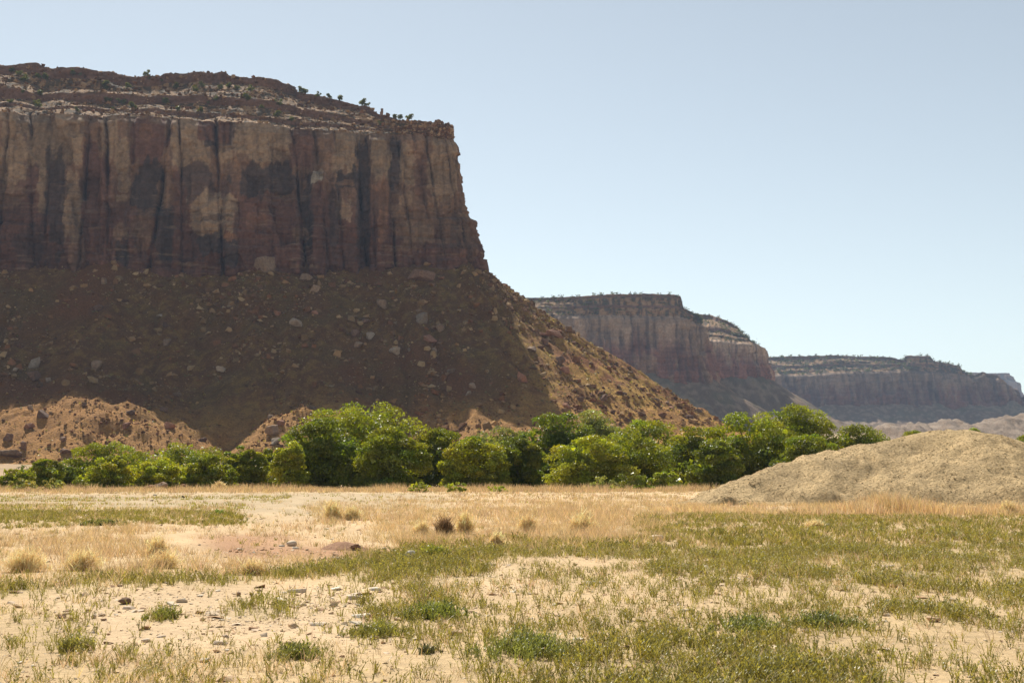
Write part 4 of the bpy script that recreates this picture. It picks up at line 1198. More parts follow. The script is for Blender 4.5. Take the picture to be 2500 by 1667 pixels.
# ------------------------------------------------------------------ junipers on the near mesa's ledges
JUN = [(30,172),(48,180),(62,195),(90,186),(112,190),(182,180),(198,182),(258,205),(262,212),(312,212),(355,183),(368,198),(398,199),(428,213),(480,218),(495,208),(536,214),
       (556,210),(612,219),(62,225),(98,228),(268,245),(300,247),(322,262),(405,247),(510,250),(532,246),(275,268),(435,270),(492,272),(686,258),(680,282),(743,223),(735,215),(775,232),
       (800,235),(828,238),(880,248),(892,254),(962,288),(975,286),(998,292),(930,302),(600,245),(640,262),(20,252),(95,258),(190,270),(715,292),(580,215)]
protoj = None
for i, (u, v) in enumerate(JUN):
    P = spot('mesa_cap', u, v + 3)
    w = R.uniform(11, 21) / FPX * P[1]
    if protoj is None:
        protoj = []
        for q in range(4):
            rg = np.random.default_rng(700 + q)
            C = np.concatenate([rg.normal(0, .22, (7, 2)), rg.uniform(.25, .8, (7, 1))], 1); L = np.tile([[.26, .26, .24]], (7, 1)) * rg.uniform(.7, 1.2, (7, 1))
            V, F, k = leaf_cloud(C, L, 420, .17, rg)
            cc = np.array([[0.105, 0.115, 0.035]]) * rg.uniform(.6, 1.3, (420, 1))
            o = mesh_obj('crown', V, F, M['leaf'], None, np.repeat(cc, 3, 0), smooth=False, link=False)
            tv, tf = [], []
            tube(tv, tf, [(0, 0, -.15), (.03, 0, .2), (-.02, .03, .6)], [.07, .05, .02], 5)
            t_ = mesh_obj('trunk', np.concatenate(tv), np.array(tf), M['bark'], None, link=False)
            protoj.append((o.data, t_.data))
    r = empty('juniper', tuple(P))
    a, b = protoj[i % 4]
    for nm, me in (('crown', a), ('trunk', b)):
        o = bpy.data.objects.new(nm, me); COL.objects.link(o); o.parent = r
    r.scale = (w, w, w * R.uniform(.75, 1.1)); r.rotation_euler = (0, 0, R.uniform(0, 6.28))
    tag(r, 'small dark green juniper dotted on the ledges of the near mesa cap', 'juniper', 'junipers on the near mesa cap')

def rim_scrub(key, n, smin, smax, lab, urange, vmax):
    V, U, W = SURF[key]
    ok = (U > urange[0]) & (U < urange[1]) & (W < vmax)
    V = V[ok]
    P = V[R.integers(0, len(V), n)]
    q = 14
    cen = np.repeat(P, q, 0); s = np.repeat(R.uniform(smin, smax, n), q)
    d = R.normal(size=(n * q, 3)) * .38; d[:, 2] = np.abs(d[:, 2]) + .1
    c0 = cen + d * s[:, None]
    a = R.normal(size=(n * q, 3)); a /= np.linalg.norm(a, axis=1)[:, None]
    b = np.cross(a, R.normal(size=(n * q, 3))); b /= np.linalg.norm(b, axis=1)[:, None]
    h = (s * .33)[:, None]
    VV = np.stack([c0 - a * h, c0 + b * h, c0 + a * h], 1).reshape(-1, 3)
    col = np.repeat(np.repeat(np.array([[0.075, 0.085, 0.035]]) * R.uniform(.6, 1.3, (n, 1)), q, 0), 3, 0)
    o = mesh_obj('rim_scrub', VV, np.arange(len(VV)).reshape(-1, 3), M['leaf'], col=col, smooth=False)
    o['kind'] = 'stuff'; o['label'] = lab
rim_scrub('mesa5_cap', 420, 2.0, 5.0, 'dark scrub along the cap of the middle mesa', (1200, 1760), 790)
rim_scrub('mesa8_cap', 260, 2.0, 5.0, 'dark scrub on the pale-topped buttress', (1700, 1890), 850)
rim_scrub('mesa12_cap', 500, 3.0, 7.0, 'dark scrub along the rim of the far blue mesa', (1880, 2380), 915)

# ------------------------------------------------------------------ plants of the field
def sample_field(y0, y1, per_m2, rg, dens, half=0.47):
    area = half * (y1 * y1 - y0 * y0)
    n = int(area * per_m2)
    y = np.sqrt(rg.uniform(y0 * y0, y1 * y1, n)); x = rg.uniform(-half, half, n) * y
    g, d, bare, red, grey, u, v = zones(x, y)
    val = dens(g, d, bare, red, grey, u, v, x, y)
    ok = rg.random(n) < val
    # nothing grows inside the gravel heap
    return x[ok], y[ok], np.clip(val[ok], 0, 1.5)

def blade_mesh(B, T, w, side, curl):
    """B base, T tip (n,3); ribbon of quad + triangle"""
    mid = B * .45 + T * .55 + curl
    s = side * w[:, None] * .5
    V = np.stack([B - s, B + s, mid + s * .8, mid - s * .8, T], 1)
    n = len(B); o = (np.arange(n) * 5)[:, None]
    return V.reshape(-1, 3), np.concatenate([o + np.array([[0, 1, 2, 3]])]), np.concatenate([o + np.array([[3, 2, 4]])])

class Tufts:
    def __init__(self): self.V = []; self.Q = []; self.T = []; self.C = []; self.n = 0
    def add(self, V, Q, T, C):
        self.V.append(V); self.C.append(C)
        if Q is not None: self.Q.append(Q + self.n)
        if T is not None: self.T.append(T + self.n)
        self.n += len(V)
    def build(self, name, mat, label=None, kind='stuff'):
        fl = []
        if self.Q: fl.append(np.concatenate(self.Q))
        if self.T: fl.append(np.concatenate(self.T))
        o = mesh_obj(name, np.concatenate(self.V), fl, mat, col=np.clip(np.concatenate(self.C), .01, .9), smooth=False)
        if kind: o['kind'] = kind
        if label: o['label'] = label
        return o

def add_tufts(tf, x, y, h, rg, nb, width, spread, lean, col, leaflets=0, gz=None, cvar=.25, tri=False):
    n = len(x)
    if n == 0: return
    z = ground_z(x, y) if gz is None else gz
    cx = np.repeat(x, nb); cy = np.repeat(y, nb); cz = np.repeat(z, nb); hh = np.repeat(h, nb) * rg.uniform(.55, 1.1, n * nb)
    a = rg.uniform(0, 6.283, n * nb); rr = np.repeat(spread, nb) * np.sqrt(rg.random(n * nb))
    B = np.stack([cx + rr * np.cos(a), cy + rr * np.sin(a), cz - .01], 1)
    la = a + rg.normal(0, .6, n * nb); ll = hh * lean * rg.uniform(.3, 1.2, n * nb)
    T = B + np.stack([np.cos(la) * ll, np.sin(la) * ll, hh], 1)
    sa = rg.uniform(0, 6.283, n * nb); side = np.stack([np.cos(sa), np.sin(sa), 0 * sa], 1)
    w = np.repeat(width, nb) * rg.uniform(.7, 1.3, n * nb)
    curl = np.stack([-np.cos(la) * ll * .18, -np.sin(la) * ll * .18, hh * .06], 1)
    cc = np.repeat(col, nb, 0) * rg.uniform(1 - cvar, 1 + cvar, (n * nb, 1))
    if tri:
        s = side * w[:, None] * .5
        tf.add(np.stack([B - s, B + s, T], 1).reshape(-1, 3), None, np.arange(3 * n * nb).reshape(-1, 3), np.repeat(cc, 3, 0))
        return
    V, Q, Tr = blade_mesh(B, T, w, side, curl)
    tf.add(V, Q, Tr, np.repeat(cc, 5, 0))
    if leaflets:
        m = n * nb
        for j in range(leaflets):
            t = rg.uniform(.2, .98, m)[:, None]
            p = B * (1 - t) + T * t + curl * (1 - np.abs(2 * t - 1))
            aa = rg.uniform(0, 6.283, m); L = hh * rg.uniform(.16, .34, m)
            d = np.stack([np.cos(aa) * .75, np.sin(aa) * .75, rg.uniform(.3, 1.0, m)], 1) * L[:, None]
            s2 = np.stack([-np.sin(aa), np.cos(aa), 0 * aa], 1) * (w * .62)[:, None]
            VV = np.stack([p + d * .4 - s2, p, p + d * .4 + s2, p + d], 1).reshape(-1, 3)
            QQ = (np.arange(m) * 4)[:, None] + np.array([[0, 1, 2, 3]])
            tf.add(VV, QQ, None, np.repeat(cc * rg.uniform(.85, 1.2, (m, 1)), 4, 0))

def mound_z(x, y):
    """approximate height of the gravel heap for plants at its foot"""
    V, U, W = SURF['mound']
    return None

def field_plants():
    rg = np.random.default_rng(77)
    gcol = lambda n: (np.array([0.212, 0.200, 0.060])[None] * rg.uniform(.7, 1.35, (n, 1)) + np.array([0.06, 0.03, 0.0])[None] * rg.random((n, 1)) ** 2)
    dcol = lambda n: (np.array([0.64, 0.50, 0.285])[None] * rg.uniform(.65, 1.25, (n, 1)) * np.stack([np.ones(n), rg.uniform(.88, 1.05, n), rg.uniform(.8, 1.15, n)], 1))
    # green weeds
    tf = Tufts()
    clump = lambda x, y, a, b: sstep(a, b, fbm(x / .55, y / .8, 91.0, 3))
    dn = lambda g, d, bare, red, grey, u, v, x, y: np.clip(g, 0, 1) * (0.28 + 0.72 * clump(x, y, -.25, .15)) + 0.015
    def kinds(nb, width, lean, leaflets, count):
        out = []
        for k in range(count):
            t = Tufts()
            add_tufts(t, np.zeros(1), np.zeros(1), np.ones(1), rg, nb, np.full(1, width), np.full(1, .38), lean, np.ones((1, 3)) * .8, leaflets=leaflets, gz=np.zeros(1), cvar=.25)
            fl = ([np.concatenate(t.Q)] if t.Q else []) + ([np.concatenate(t.T)] if t.T else [])
            out.append(mesh_obj('weed_kind', np.concatenate(t.V), fl, None, col=np.concatenate(t.C), smooth=False, link=False).data)
        return out
    X, Y, Hh = [], [], []
    for (a, b, per, h0, h1) in ((7.5, 17, 132, .07, .17), (17, 30, 70, .09, .19)):
        x, y, q = sample_field(a, b, per, rg, dn); X.append(x); Y.append(y); Hh.append(rg.uniform(h0, h1, len(x)) * (.7 + .4 * q))
    x = np.concatenate(X); y = np.concatenate(Y); n = len(x)
    scatter('green_weeds', kinds(6, .075, .75, 5, 8), np.stack([x, y, ground_z(x, y)], 1), np.concatenate(Hh), 'weed', gcol(n) * 1.25, 'low green weeds growing in patches over the near field',
            stretch_z=(.8, 1.2), tilt=.12, sink=0.0, seed=21, attr_name='Tone')
    x, y, q = sample_field(30, 62, 22, rg, dn); n = len(x)
    scatter('green_weeds', kinds(9, .14, .75, 1, 6), np.stack([x, y, ground_z(x, y)], 1), rg.uniform(.10, .21, n) * (.7 + .4 * q), 'weed', gcol(n) * 1.25, 'green weeds covering the middle of the field',
            stretch_z=(.8, 1.2), tilt=.12, sink=0.0, seed=22, attr_name='Tone')
    x, y, q = sample_field(62, 150, 2.6, rg, dn)
    n = len(x); add_tufts(tf, x, y, rg.uniform(.10, .25, n), rg, 6, np.full(n, .08), np.full(n, .3), .5, gcol(n) * 1.15, tri=True)
    tf.build('green_weeds', M['blade'], 'thin green growth on the far side of the field')
    # dry grass
    tf = Tufts()
    dd = lambda g, d, bare, red, grey, u, v, x, y: np.clip(d, 0, 1) ** 1.2 * (0.3 + 0.7 * clump(x, y, -.3, .15)) + 0.03 + 0.34 * np.clip(g, 0, 1)
    x, y, q = sample_field(7.5, 17, 34, rg, dd)
    n = len(x); add_tufts(tf, x, y, rg.uniform(.08, .20, n), rg, 6, np.full(n, .006), np.full(n, .07), 1.3, dcol(n))
    x, y, q = sample_field(17, 45, 20, rg, dd)
    n = len(x); lump = sstep(-.15, .3, fbm(x / 1.6, y / 2.5, 71., 3)); add_tufts(tf, x, y, rg.uniform(.10, .24, n) + .24 * lump * q, rg, 8, np.full(n, .013), np.full(n, .13), .8, dcol(n), tri=True)
    x, y, q = sample_field(45, 90, 8, rg, dd)
    n = len(x); lump = sstep(-.1, .3, fbm(x / 3, y / 4, 71., 3)); add_tufts(tf, x, y, rg.uniform(.14, .28, n) + .30 * lump * q, rg, 7, np.full(n, .026), np.full(n, .2), .7, dcol(n), tri=True)
    x, y, q = sample_field(90, 172, 2.2, rg, dd)
    n = len(x); add_tufts(tf, x, y, rg.uniform(.15, .35, n) + .3 * (y > 135), rg, 7, np.full(n, .06), np.full(n, .4), .7, dcol(n) * .95, tri=True)
    # tall pale grass at the foot of the gravel heap
    for (uc, vb, wu, hm, k) in [(2170, 1252, 80, 1.15, 420), (2080, 1254, 60, .75, 260), (2260, 1254, 70, .7, 260), (2000, 1256, 60, .45, 160), (1700, 1248, 70, .35, 160), (1850, 1254, 80, .3, 150), (2470, 1256, 60, .6, 180), (2380, 1256, 60, .35, 130)]:
        P = ground_at(uc, vb); sx = wu / FPX * P[1] * .6
        x = P[0] + rg.normal(0, sx, k); y = P[1] + rg.normal(0, 1.3, k)
        hh = hm * np.exp(-((x - P[0]) / (1.6 * sx)) ** 2) * rg.uniform(.5, 1, k) + .15
        add_tufts(tf, x, y, hh, rg, 8, np.full(k, .022), np.full(k, .2), .45, dcol(k) * 1.15)
    tf.build('dry_grass', M['straw'], 'dry straw-coloured grass in bands across the field')
    # ragged strip of tall dry weeds along the foot of the trees
    tf = Tufts()
    n = 2600; u = rg.uniform(-80, 1760, n); Y = rg.uniform(146, 162, n)
    x = ray(u, 1190)[0] * Y; lump = sstep(-.2, .4, fbm(x / 5, Y / 6, 33., 3))
    add_tufts(tf, x, Y, rg.uniform(.2, .5, n) + .7 * lump, rg, 7, np.full(n, .07), np.full(n, .45), .5, dcol(n) * .9, tri=True)
    tf.build('dry_weeds', M['straw'], 'ragged strip of tall dry weeds along the foot of the trees')
field_plants()

# ------------------------------------------------------------------ dry bushes
def dry_bush(u, v, w_px, h_px, label, tone, seed, n=380, cat='dry bush'):
    n = min(n, 480)
    rg = np.random.default_rng(400 + seed)
    P = ground_at(u, v); P[2] = float(ground_z(P[0], P[1]))
    w = w_px / FPX * P[1] / 2; h = h_px / FPX * P[1]
    a = rg.uniform(0, 6.283, n); el = np.arcsin(rg.uniform(.05, 1, n))
    T = np.stack([np.cos(a) * np.cos(el) * w, np.sin(a) * np.cos(el) * w * .8, np.sin(el) * h], 1) * rg.uniform(.55, 1.08, (n, 1))
    B = np.stack([rg.normal(0, .14 * w, n), rg.normal(0, .14 * w, n), np.full(n, -.02)], 1)
    tf = Tufts()
    sa = rg.uniform(0, 6.283, n); side = np.stack([np.cos(sa), np.sin(sa), 0 * sa], 1)
    px = P[1] / 1229.0
    curl = rg.normal(0, .09 * w, (n, 3)) + np.array([0, 0, .10 * h])
    V, Q, Tr = blade_mesh(B, T, np.full(n, px * .8), side, curl)
    n0 = n
    cc = np.array(tone)[None] * 1.35 * rg.uniform(.6, 1.35, (n, 1))
    tf.add(V, Q, Tr, np.repeat(cc, 5, 0))
    for j in range(3):                      # side twigs
        t = rg.uniform(.4, 1, n)[:, None]; p = B * (1 - t) + T * t + curl * (1 - np.abs(2 * t - 1))
        d = rg.normal(0, .20 * w, (n, 3)) + np.array([0, 0, .08 * h]); d[:, 2] = np.where((p + d)[:, 2] < .02, abs(d[:, 2]), d[:, 2])
        V, Q, Tr = blade_mesh(p, p + d, np.full(n, px * .6), side, 0 * d)
        tf.add(V, Q, Tr, np.repeat(cc * rg.uniform(.8, 1.2, (n, 1)), 5, 0))
    o = tf.build('dry_bush', M['straw'], None, None)
    o.location = tuple(P)
    tag(o, label, cat)
    return o
dry_bush(1085, 1308, 62, 52, 'dark brown rounded tumbleweed at the front edge of the dry grass', (.20, .13, .075), 1, 700)
dry_bush(1135, 1302, 70, 60, 'taller brown tumbleweed just right of the darkest one', (.68, .52, .30), 2)
dry_bush(1030, 1308, 56, 42, 'low brown dry bush left of the darkest tumbleweed', (.68, .52, .30), 3)
dry_bush(812, 1268, 62, 52, 'tawny dry bush standing alone left of the dry grass band', (.68, .52, .30), 4)
dry_bush(860, 1268, 60, 36, 'paler dry bush leaning right beside the lone tawny one', (.68, .52, .30), 5)
dry_bush(385, 1362, 70, 60, 'brown twiggy bush rising from dry grass on the left', (.68, .52, .30), 6)
dry_bush(400, 1384, 110, 44, 'wide low arching dry bush below the brown twiggy one on the left', (.68, .52, .30), 7)
dry_bush(1212, 1332, 50, 44, 'small brown dry bush where dry grass meets green weeds', (.68, .52, .30), 8)
dry_bush(1290, 1298, 70, 48, 'dry bush with dark base right of the tumbleweeds', (.68, .52, .30), 9)
dry_bush(1420, 1300, 90, 54, 'broad tawny dry bush in the middle of the grass band', (.68, .52, .30), 10)
dry_bush(60, 1396, 130, 60, 'broad tangled tan bush at the left edge of the field', (.68, .52, .30), 11, 800)
dry_bush(200, 1392, 130, 52, 'tangled tan bush second from the left edge', (.68, .52, .30), 12, 800)
dry_bush(620, 1398, 90, 36, 'low pale dry bush on the green band, left of centre', (.68, .52, .30), 13)
dry_bush(2460, 1258, 60, 34, 'pinkish dry bush at the foot of the gravel heap, right edge', (.68, .52, .30), 14)
dry_bush(1990, 1290, 60, 22, 'flat brown dry patch of twigs on the green strip before the gravel heap', (.68, .52, .30), 15, 300)
dry_bush(535, 1197, 40, 22, 'orange dry bush at the tree foot right of the dirt piles', (.68, .52, .30), 16, 300)

def green_clump(u, v, w_px, h_px, label, tone, seed, n=60):
    rg = np.random.default_rng(500 + seed)
    P = ground_at(u, v); w = w_px / FPX * P[1] / 2 * 1.25; h = h_px / FPX * P[1] * .72
    x = P[0] + rg.normal(0, w * .62, n); y = P[1] + rg.normal(0, w * .6, n)
    tf = Tufts(); px = P[1] / 1229.0
    hh = h * (.35 + .55 * np.exp(-((x - P[0]) / (1.1 * w)) ** 2)) * rg.uniform(.55, 1.15, n)
    add_tufts(tf, x - P[0], y - P[1], hh, rg, 6, np.full(n, px * 1.1), np.full(n, w * .09), .5, (np.array([tone]) * 1.35 + np.array([.035, .02, .01])) * rg.uniform(.65, 1.35, (n, 1)), leaflets=4, gz=ground_z(x, y))
    o = tf.build('weed_clump', M['blade'], None, None); o.location = (P[0], P[1], 0)
    tag(o, label, 'weed clump')
green_clump(405, 1508, 62, 42, 'lone bushy green weed clump on the bare stony ground at left', (.13, .15, .035), 1)
green_clump(1065, 1510, 110, 60, 'large dark green weed clump in the centre foreground', (.11, .14, .035), 2, 100)
green_clump(925, 1555, 100, 48, 'light green weed clump at the left rim of the green patches', (.16, .17, .045), 3, 80)
green_clump(1290, 1600, 170, 80, 'wide tall weed clump in the lower middle', (.115, .14, .04), 4, 130)
green_clump(535, 1256, 16, 22, 'small upright bright plant standing alone on the far gravel', (.13, .20, .03), 5, 20)
green_clump(1040, 1600, 34, 42, 'small dark grey-green plant with a dark foot, lower centre', (.07, .08, .045), 6, 26)
green_clump(180, 1590, 70, 70, 'loose tall weed clump at lower left', (.17, .17, .05), 7, 40)
green_clump(720, 1610, 90, 60, 'green weed clump on the lower edge left of centre', (.13, .145, .04), 8, 80)
green_clump(1060, 1360, 60, 50, 'bright tall weed clump right behind the white round stone', (.16, .18, .035), 9, 60)
green_clump(1830, 1540, 130, 60, 'dense rounded weed clump on the right, front of two', (.11, .135, .04), 10, 100)
green_clump(2010, 1530, 110, 60, 'dense weed clump on the right, just beyond the front rounded one', (.10, .125, .04), 11, 90)
green_clump(250, 1285, 70, 24, 'dark green low clump at the right end of the far green strip', (.09, .11, .03), 12, 60)

# ------------------------------------------------------------------ stones of the field
STONES = [
 (304,1470,30,'stone_brown','round',1,'dark brown round boulder on the bare ground at left'),
 (316,1482,30,'stone_pale','flat',0,'pale flat stone just below the dark brown round boulder'),
 (344,1489,25,'stone_pale','flat',2,'whitish flat stone lower right of the dark brown boulder'),
 (254,1512,15,'stone_brown','flat',3,'small dark flat stone, lower left of the brown boulder'),
 (247,1501,18,'stone_pale','flat',1,'pale stone touching the small dark flat stone'),
 (230,1506,16,'stone_pale','round',0,'small pale stone at the left of the stony patch'),
 (264,1572,27,'stone_brown','flat',4,'long brown flat stone in the lower left bare ground'),
 (358,1569,23,'stone_pale','flat',3,'pale humped stone right of the long brown one'),
 (540,1578,36,'stone_pale','flat',0,'long pale stone at the lower edge of the bare ground'),
 (394,1558,21,'stone_pale','flat',5,'pale flat stone up and right of the humped one'),
 (779,1528,44,'stone_pale','flat',2,'large pinkish flat stone sunk in sand, centre left'),
 (442,1467,34,'stone_pale','flat',4,'long pale slab right of the dark brown boulder'),
 (727,1446,42,'stone_pale','flat',5,'long pale stone in the upper stony strip'),
 (821,1440,28,'stone_white','flat',1,'bright pale stone in the upper stony strip'),
 (863,1465,42,'stone_pale','flat',0,'wide pale slab where stony strip meets the weeds'),
 (884,1509,48,'stone_white','flat',2,'widest bright flat stone, left of the light green clump'),
 (582,1454,13,'stone_brown','round',2,'small brown stone above the bare ground, left of two'),
 (614,1453,11,'stone_brown','round',3,'small brown stone above the bare ground, right of two'),
 (712,1331,26,'stone_pale','round',1,'tan lumpy stone at the left of the red dirt'),
 (689,1333,16,'stone_white','flat',3,'small white stone left of the tan lumpy one'),
 (721,1340,20,'stone_white','flat',0,'small white flat stone under the tan lumpy one'),
 (48,1622,16,'stone_white','flat',1,'small white stone at the bottom left'),
 (555,1594,13,'stone_white','flat',3,'small white chip under the long pale stone'),
 (1003,1362,27,'stone_white','round',2,'white round stone beside the bright weed clump'),
 (903,1380,28,'stone_white','flat',3,'white humped stone lower left of the round one'),
 (984,1329,11,'stone_brown','round',0,'small dark round stone on the red dirt'),
 (1148,1336,30,'stone_white','flat',5,'long white stone at the right end of the red dirt'),
 (936,1339,17,'stone_pale','flat',1,'pale stone on the red dirt beside the burrow'),
 (811,1365,34,'stone_white','flat',4,'long white stone below the burrow mound'),
 (915,1439,32,'stone_white','flat',0,'white flat stone below the humped one'),
 (869,1455,24,'stone_pale','flat',1,'pale stone next to the wide slab'),
 (1602,1318,38,'stone_pale','flat',3,'long pale stone between dry grass and weeds, right of centre'),
 (1414,1566,28,'stone_white','flat',2,'white flat stone among weeds in the lower middle'),
 (1200,1567,15,'stone_pale','round',1,'small pale stone by the wide tall clump'),
 (1531,1587,13,'stone_brown','round',2,'small brown stone on sand, lower right of centre'),
 (1198,1378,26,'stone_pale','flat',5,'pale flat stone on the stony strip right of centre'),
 (1456,1416,24,'stone_white','flat',0,'white stone in the stony strip at centre right'),
 (1420,1420,12,'stone_brown','flat',3,'small dark stone left of the centre-right white one'),
 (1672,1653,16,'stone_brown','round',3,'dark stone at the bottom edge'),
 (1735,1369,26,'stone_brown','flat',0,'brown flat stone on the right stony patch'),
 (1870,1375,24,'stone_white','flat',4,'white stone on the right stony patch'),
 (2170,1384,32,'stone_pale','flat',2,'tan flat stone alone among the weeds at right'),
 (2048,1415,12,'stone_white','round',0,'small white stone below the tan flat one at right'),
 (1706,1449,16,'stone_brown','round',1,'dark round stone at the left of the right weeds'),
 (2020,1283,16,'stone_white','flat',3,'white stone on the far green strip before the gravel heap'),
 (1677,1494,30,'stone_pale','flat',5,'sand-coloured flat stone below the dark round one'),
 (378,1210,13,'stone_white','flat',4,'white scrap-like stone on the far gravel at left'),
 (370,1224,10,'stone_brown','flat',1,'thin dark stone on the far gravel at left'),
]
for (u, v, w, mt, kind, k, lab) in STONES:
    P = ground_at(u, v); P[2] = float(ground_z(P[0], P[1]))
    size = w / FPX * P[1] * 1.05
    src = (FLATS if kind == 'flat' else ROUNDS)[k]
    o = place_mesh('stone', src, mt, P, size, rot=R.uniform(-.5, .5), sink=.18 if kind == 'flat' else .12, tilt=.06)
    tag(o, lab, 'stone', 'stones lying in the field')

def pebbles():
    rg = np.random.default_rng(31)
    pn = lambda g, d, bare, red, grey, u, v, x, y: np.clip(bare + .35 * red + .30, 0, 1) * (0.25 + .75 * sstep(-.2, .25, fbm(x / .8, y / 1.2, 14., 3)))
    X, Y = [], []
    for (a, b, k) in ((7.5, 17, 150), (17, 30, 60), (30, 60, 12)):
        x, y, q = sample_field(a, b, k, rg, pn); X.append(x); Y.append(y)
    x = np.concatenate(X); y = np.concatenate(Y); n = len(x)
    P = np.stack([x, y, ground_z(x, y)], 1)
    sz = np.clip((rg.pareto(2.4, n) * .014 + .014) * (1 + y / 30), .015, .2)
    pal = np.array([[.66, .51, .36], [.56, .39, .24], [.40, .25, .15], [.72, .61, .46], [.58, .41, .25]])
    col = pal[rg.integers(0, 5, n)] * rg.uniform(.75, 1.1, (n, 1))
    scatter('pebbles', CHIPF, P, sz, 'stone_mix', np.clip(col, .03, .85), 'pebbles and stone chips strewn over the bare soil', stretch_z=(.6, 1.1), tilt=.2, sink=.2, seed=6)
pebbles()

# ------------------------------------------------------------------ burrow mound, dirt piles, scraps, sticks
def lump(name, P, w, d, h, mat, parent=None, seed=0, rough=.25, rel=(0, 0, 0)):
    nx, ny = 40, 22
    th = np.linspace(0, 2 * math.pi, nx + 1)[:-1]; r = np.linspace(0, 1, ny)[:, None]
    x = r * np.cos(th)[None] * w / 2; y = r * np.sin(th)[None] * d / 2
    wob = 1 + .25 * fbm(np.cos(th)[None] * 1.5 + seed, np.sin(th)[None] * 1.5, 2.0, 3) + 0 * r
    x = x * wob; y = y * wob
    z = h * (1 - r ** 1.5) * (1 + .0 * x) + rough * h * (1 - r ** 2) * fbm(x / (w * .16) + seed, y / (w * .16), 3.0, 4) - .04
    V = np.stack([x, y, z], -1).reshape(-1, 3) + np.array(rel)
    f = []
    i = np.arange(ny - 1)[:, None] * nx + np.arange(nx)[None]; j = np.arange(ny - 1)[:, None] * nx + (np.arange(nx)[None] + 1) % nx
    f = np.stack([i, j, j + nx, i + nx], -1).reshape(-1, 4)
    o = mesh_obj(name, V, f[:, ::-1], M[mat], parent)
    if parent is None: o.location = tuple(P)
    return o

P = ground_at(838, 1340); P[2] = float(ground_z(P[0], P[1]))
r = empty('burrow_mound', tuple(P))
k = P[1] / FPX
lump('mound', None, 130 * k, 110 * k, 24 * k, 'dirt', r, 3, .15)
for q, (dx, dz, s) in enumerate([(30, 3, 16), (42, 4, 14), (36, 8, 15), (24, 2, 11)]):
    me = ROCKS[q].copy(); me.name = 'clod'; me.materials.clear(); me.materials.append(M['stone_brown'])
    o = bpy.data.objects.new('clod', me); COL.objects.link(o); o.parent = r; o.location = (dx * k, -34 * k, dz * k); o.scale = (s * k, s * k, s * k * .7)
tag(r, 'low red-brown burrow mound with dark broken clods at its mouth', 'burrow mound')

def dirt_pile(u, v, wp, hp, label, mats, seed):
    rg = np.random.default_rng(seed)
    Y = 157.0; P = np.array([float(ray(u, v)[0]) * Y, Y, 0.0]); k = Y / FPX
    r = empty('dirt_pile', tuple(P))
    lump('heap', None, wp * k, wp * k * .6, hp * k * .8, 'dirt', r, seed, .4)
    for q in range(7):
        me = ROCKS[rg.integers(0, 9)].copy(); me.name = 'clod'; me.materials.clear(); me.materials.append(M[mats[q % len(mats)]])
        o = bpy.data.objects.new('clod', me); COL.objects.link(o); o.parent = r
        dx = rg.uniform(-.42, .42); s = rg.uniform(.14, .26) * wp * k
        o.location = (dx * wp * k, rg.uniform(-.2, .05) * wp * k, max(0, (1 - abs(dx) * 2) * hp * k * .7 - .1)); o.scale = (s * 1.2, s, s * .8)
        o.rotation_euler = (rg.uniform(-.4, .4), rg.uniform(-.4, .4), rg.uniform(0, 6))
    tag(r, label, 'dirt pile')
    return r, P, k
r, P, k = dirt_pile(388, 1192, 58, 24, 'pale-topped dirt pile with a tilted slab at the foot of the trees, left one', ['dirt', 'boulder_red'], 3)
me = FLATS[3].copy(); me.name = 'slab'; me.materials.clear(); me.materials.append(M['boulder_tan'])
o = bpy.data.objects.new('slab', me); COL.objects.link(o); o.parent = r; o.location = (12 * k, -8 * k, 8 * k); o.scale = (36 * k, 24 * k, 30 * k); o.rotation_euler = (.5, -.35, .2)
dirt_pile(450, 1192, 46, 20, 'darker broken dirt pile at the foot of the trees, right one', ['dirt', 'boulder_red', 'boulder_dark'], 5)

P = ground_at(448, 1216); k = P[1] / FPX
bm = bmesh.new()
pts = [(-3, 0, 5), (-1.5, .6, 1.5), (3.2, 0, .2), (.6, -.6, -.8), (-3, .4, .5), (-1, -1, 2.5), (1.5, .8, 1.8)]
for q in pts: bm.verts.new((q[0] * k * 1.3, q[1] * k * 1.3, q[2] * k * 1.3 + .03))
bmesh.ops.convex_hull(bm, input=bm.verts)
o = bm_obj('black_scrap', bm, M['black']); o.location = (P[0], P[1], 0.02)
tag(o, 'small pointed black scrap lying on the far gravel', 'scrap')

def stalk(u, v, pts_px, label, seed, mat='twig', rpx=1.1, name='dead_stalk', cat='dead stalk'):
    rg = np.random.default_rng(seed)
    P = ground_at(u, v); P[2] = float(ground_z(P[0], P[1])); k = P[1] / FPX
    tv, tf = [], []
    for line in pts_px:
        p = np.array([((a - u) * k, (rg.normal(0, 4)) * k, (v - b) * k + .012) for (a, b) in line])
        t = np.linspace(0, 1, len(p)); tt = np.linspace(0, 1, 4 * len(p))
        p = np.stack([np.interp(tt, t, p[:, q]) for q in range(3)], 1) + rg.normal(0, .6 * k, (len(tt), 3))
        tube(tv, tf, p, np.linspace(rpx, rpx * .4, len(tt)) * k, 5)
    o = mesh_obj(name, np.concatenate(tv), np.array(tf), M[mat]); o.location = tuple(P)
    tag(o, label, cat)
stalk(185, 1634, [[(220, 1648), (195, 1640), (186, 1630), (190, 1616)], [(205, 1630), (235, 1642)]], 'pale curved dead stalk at the bottom left', 1)
stalk(110, 1664, [[(108, 1652), (118, 1660), (130, 1666)]], 'short pale dead stalk in the bottom left corner', 2)
stalk(440, 1650, [[(416, 1632), (440, 1645), (460, 1662)], [(430, 1640), (470, 1618), (482, 1604)]], 'forked pale dead stalk on the bottom edge, left of centre', 3)
stalk(685, 1648, [[(676, 1652), (680, 1630), (684, 1618)], [(680, 1634), (700, 1648), (704, 1654)]], 'upright forked pale stalk at the bottom, left of centre', 4)
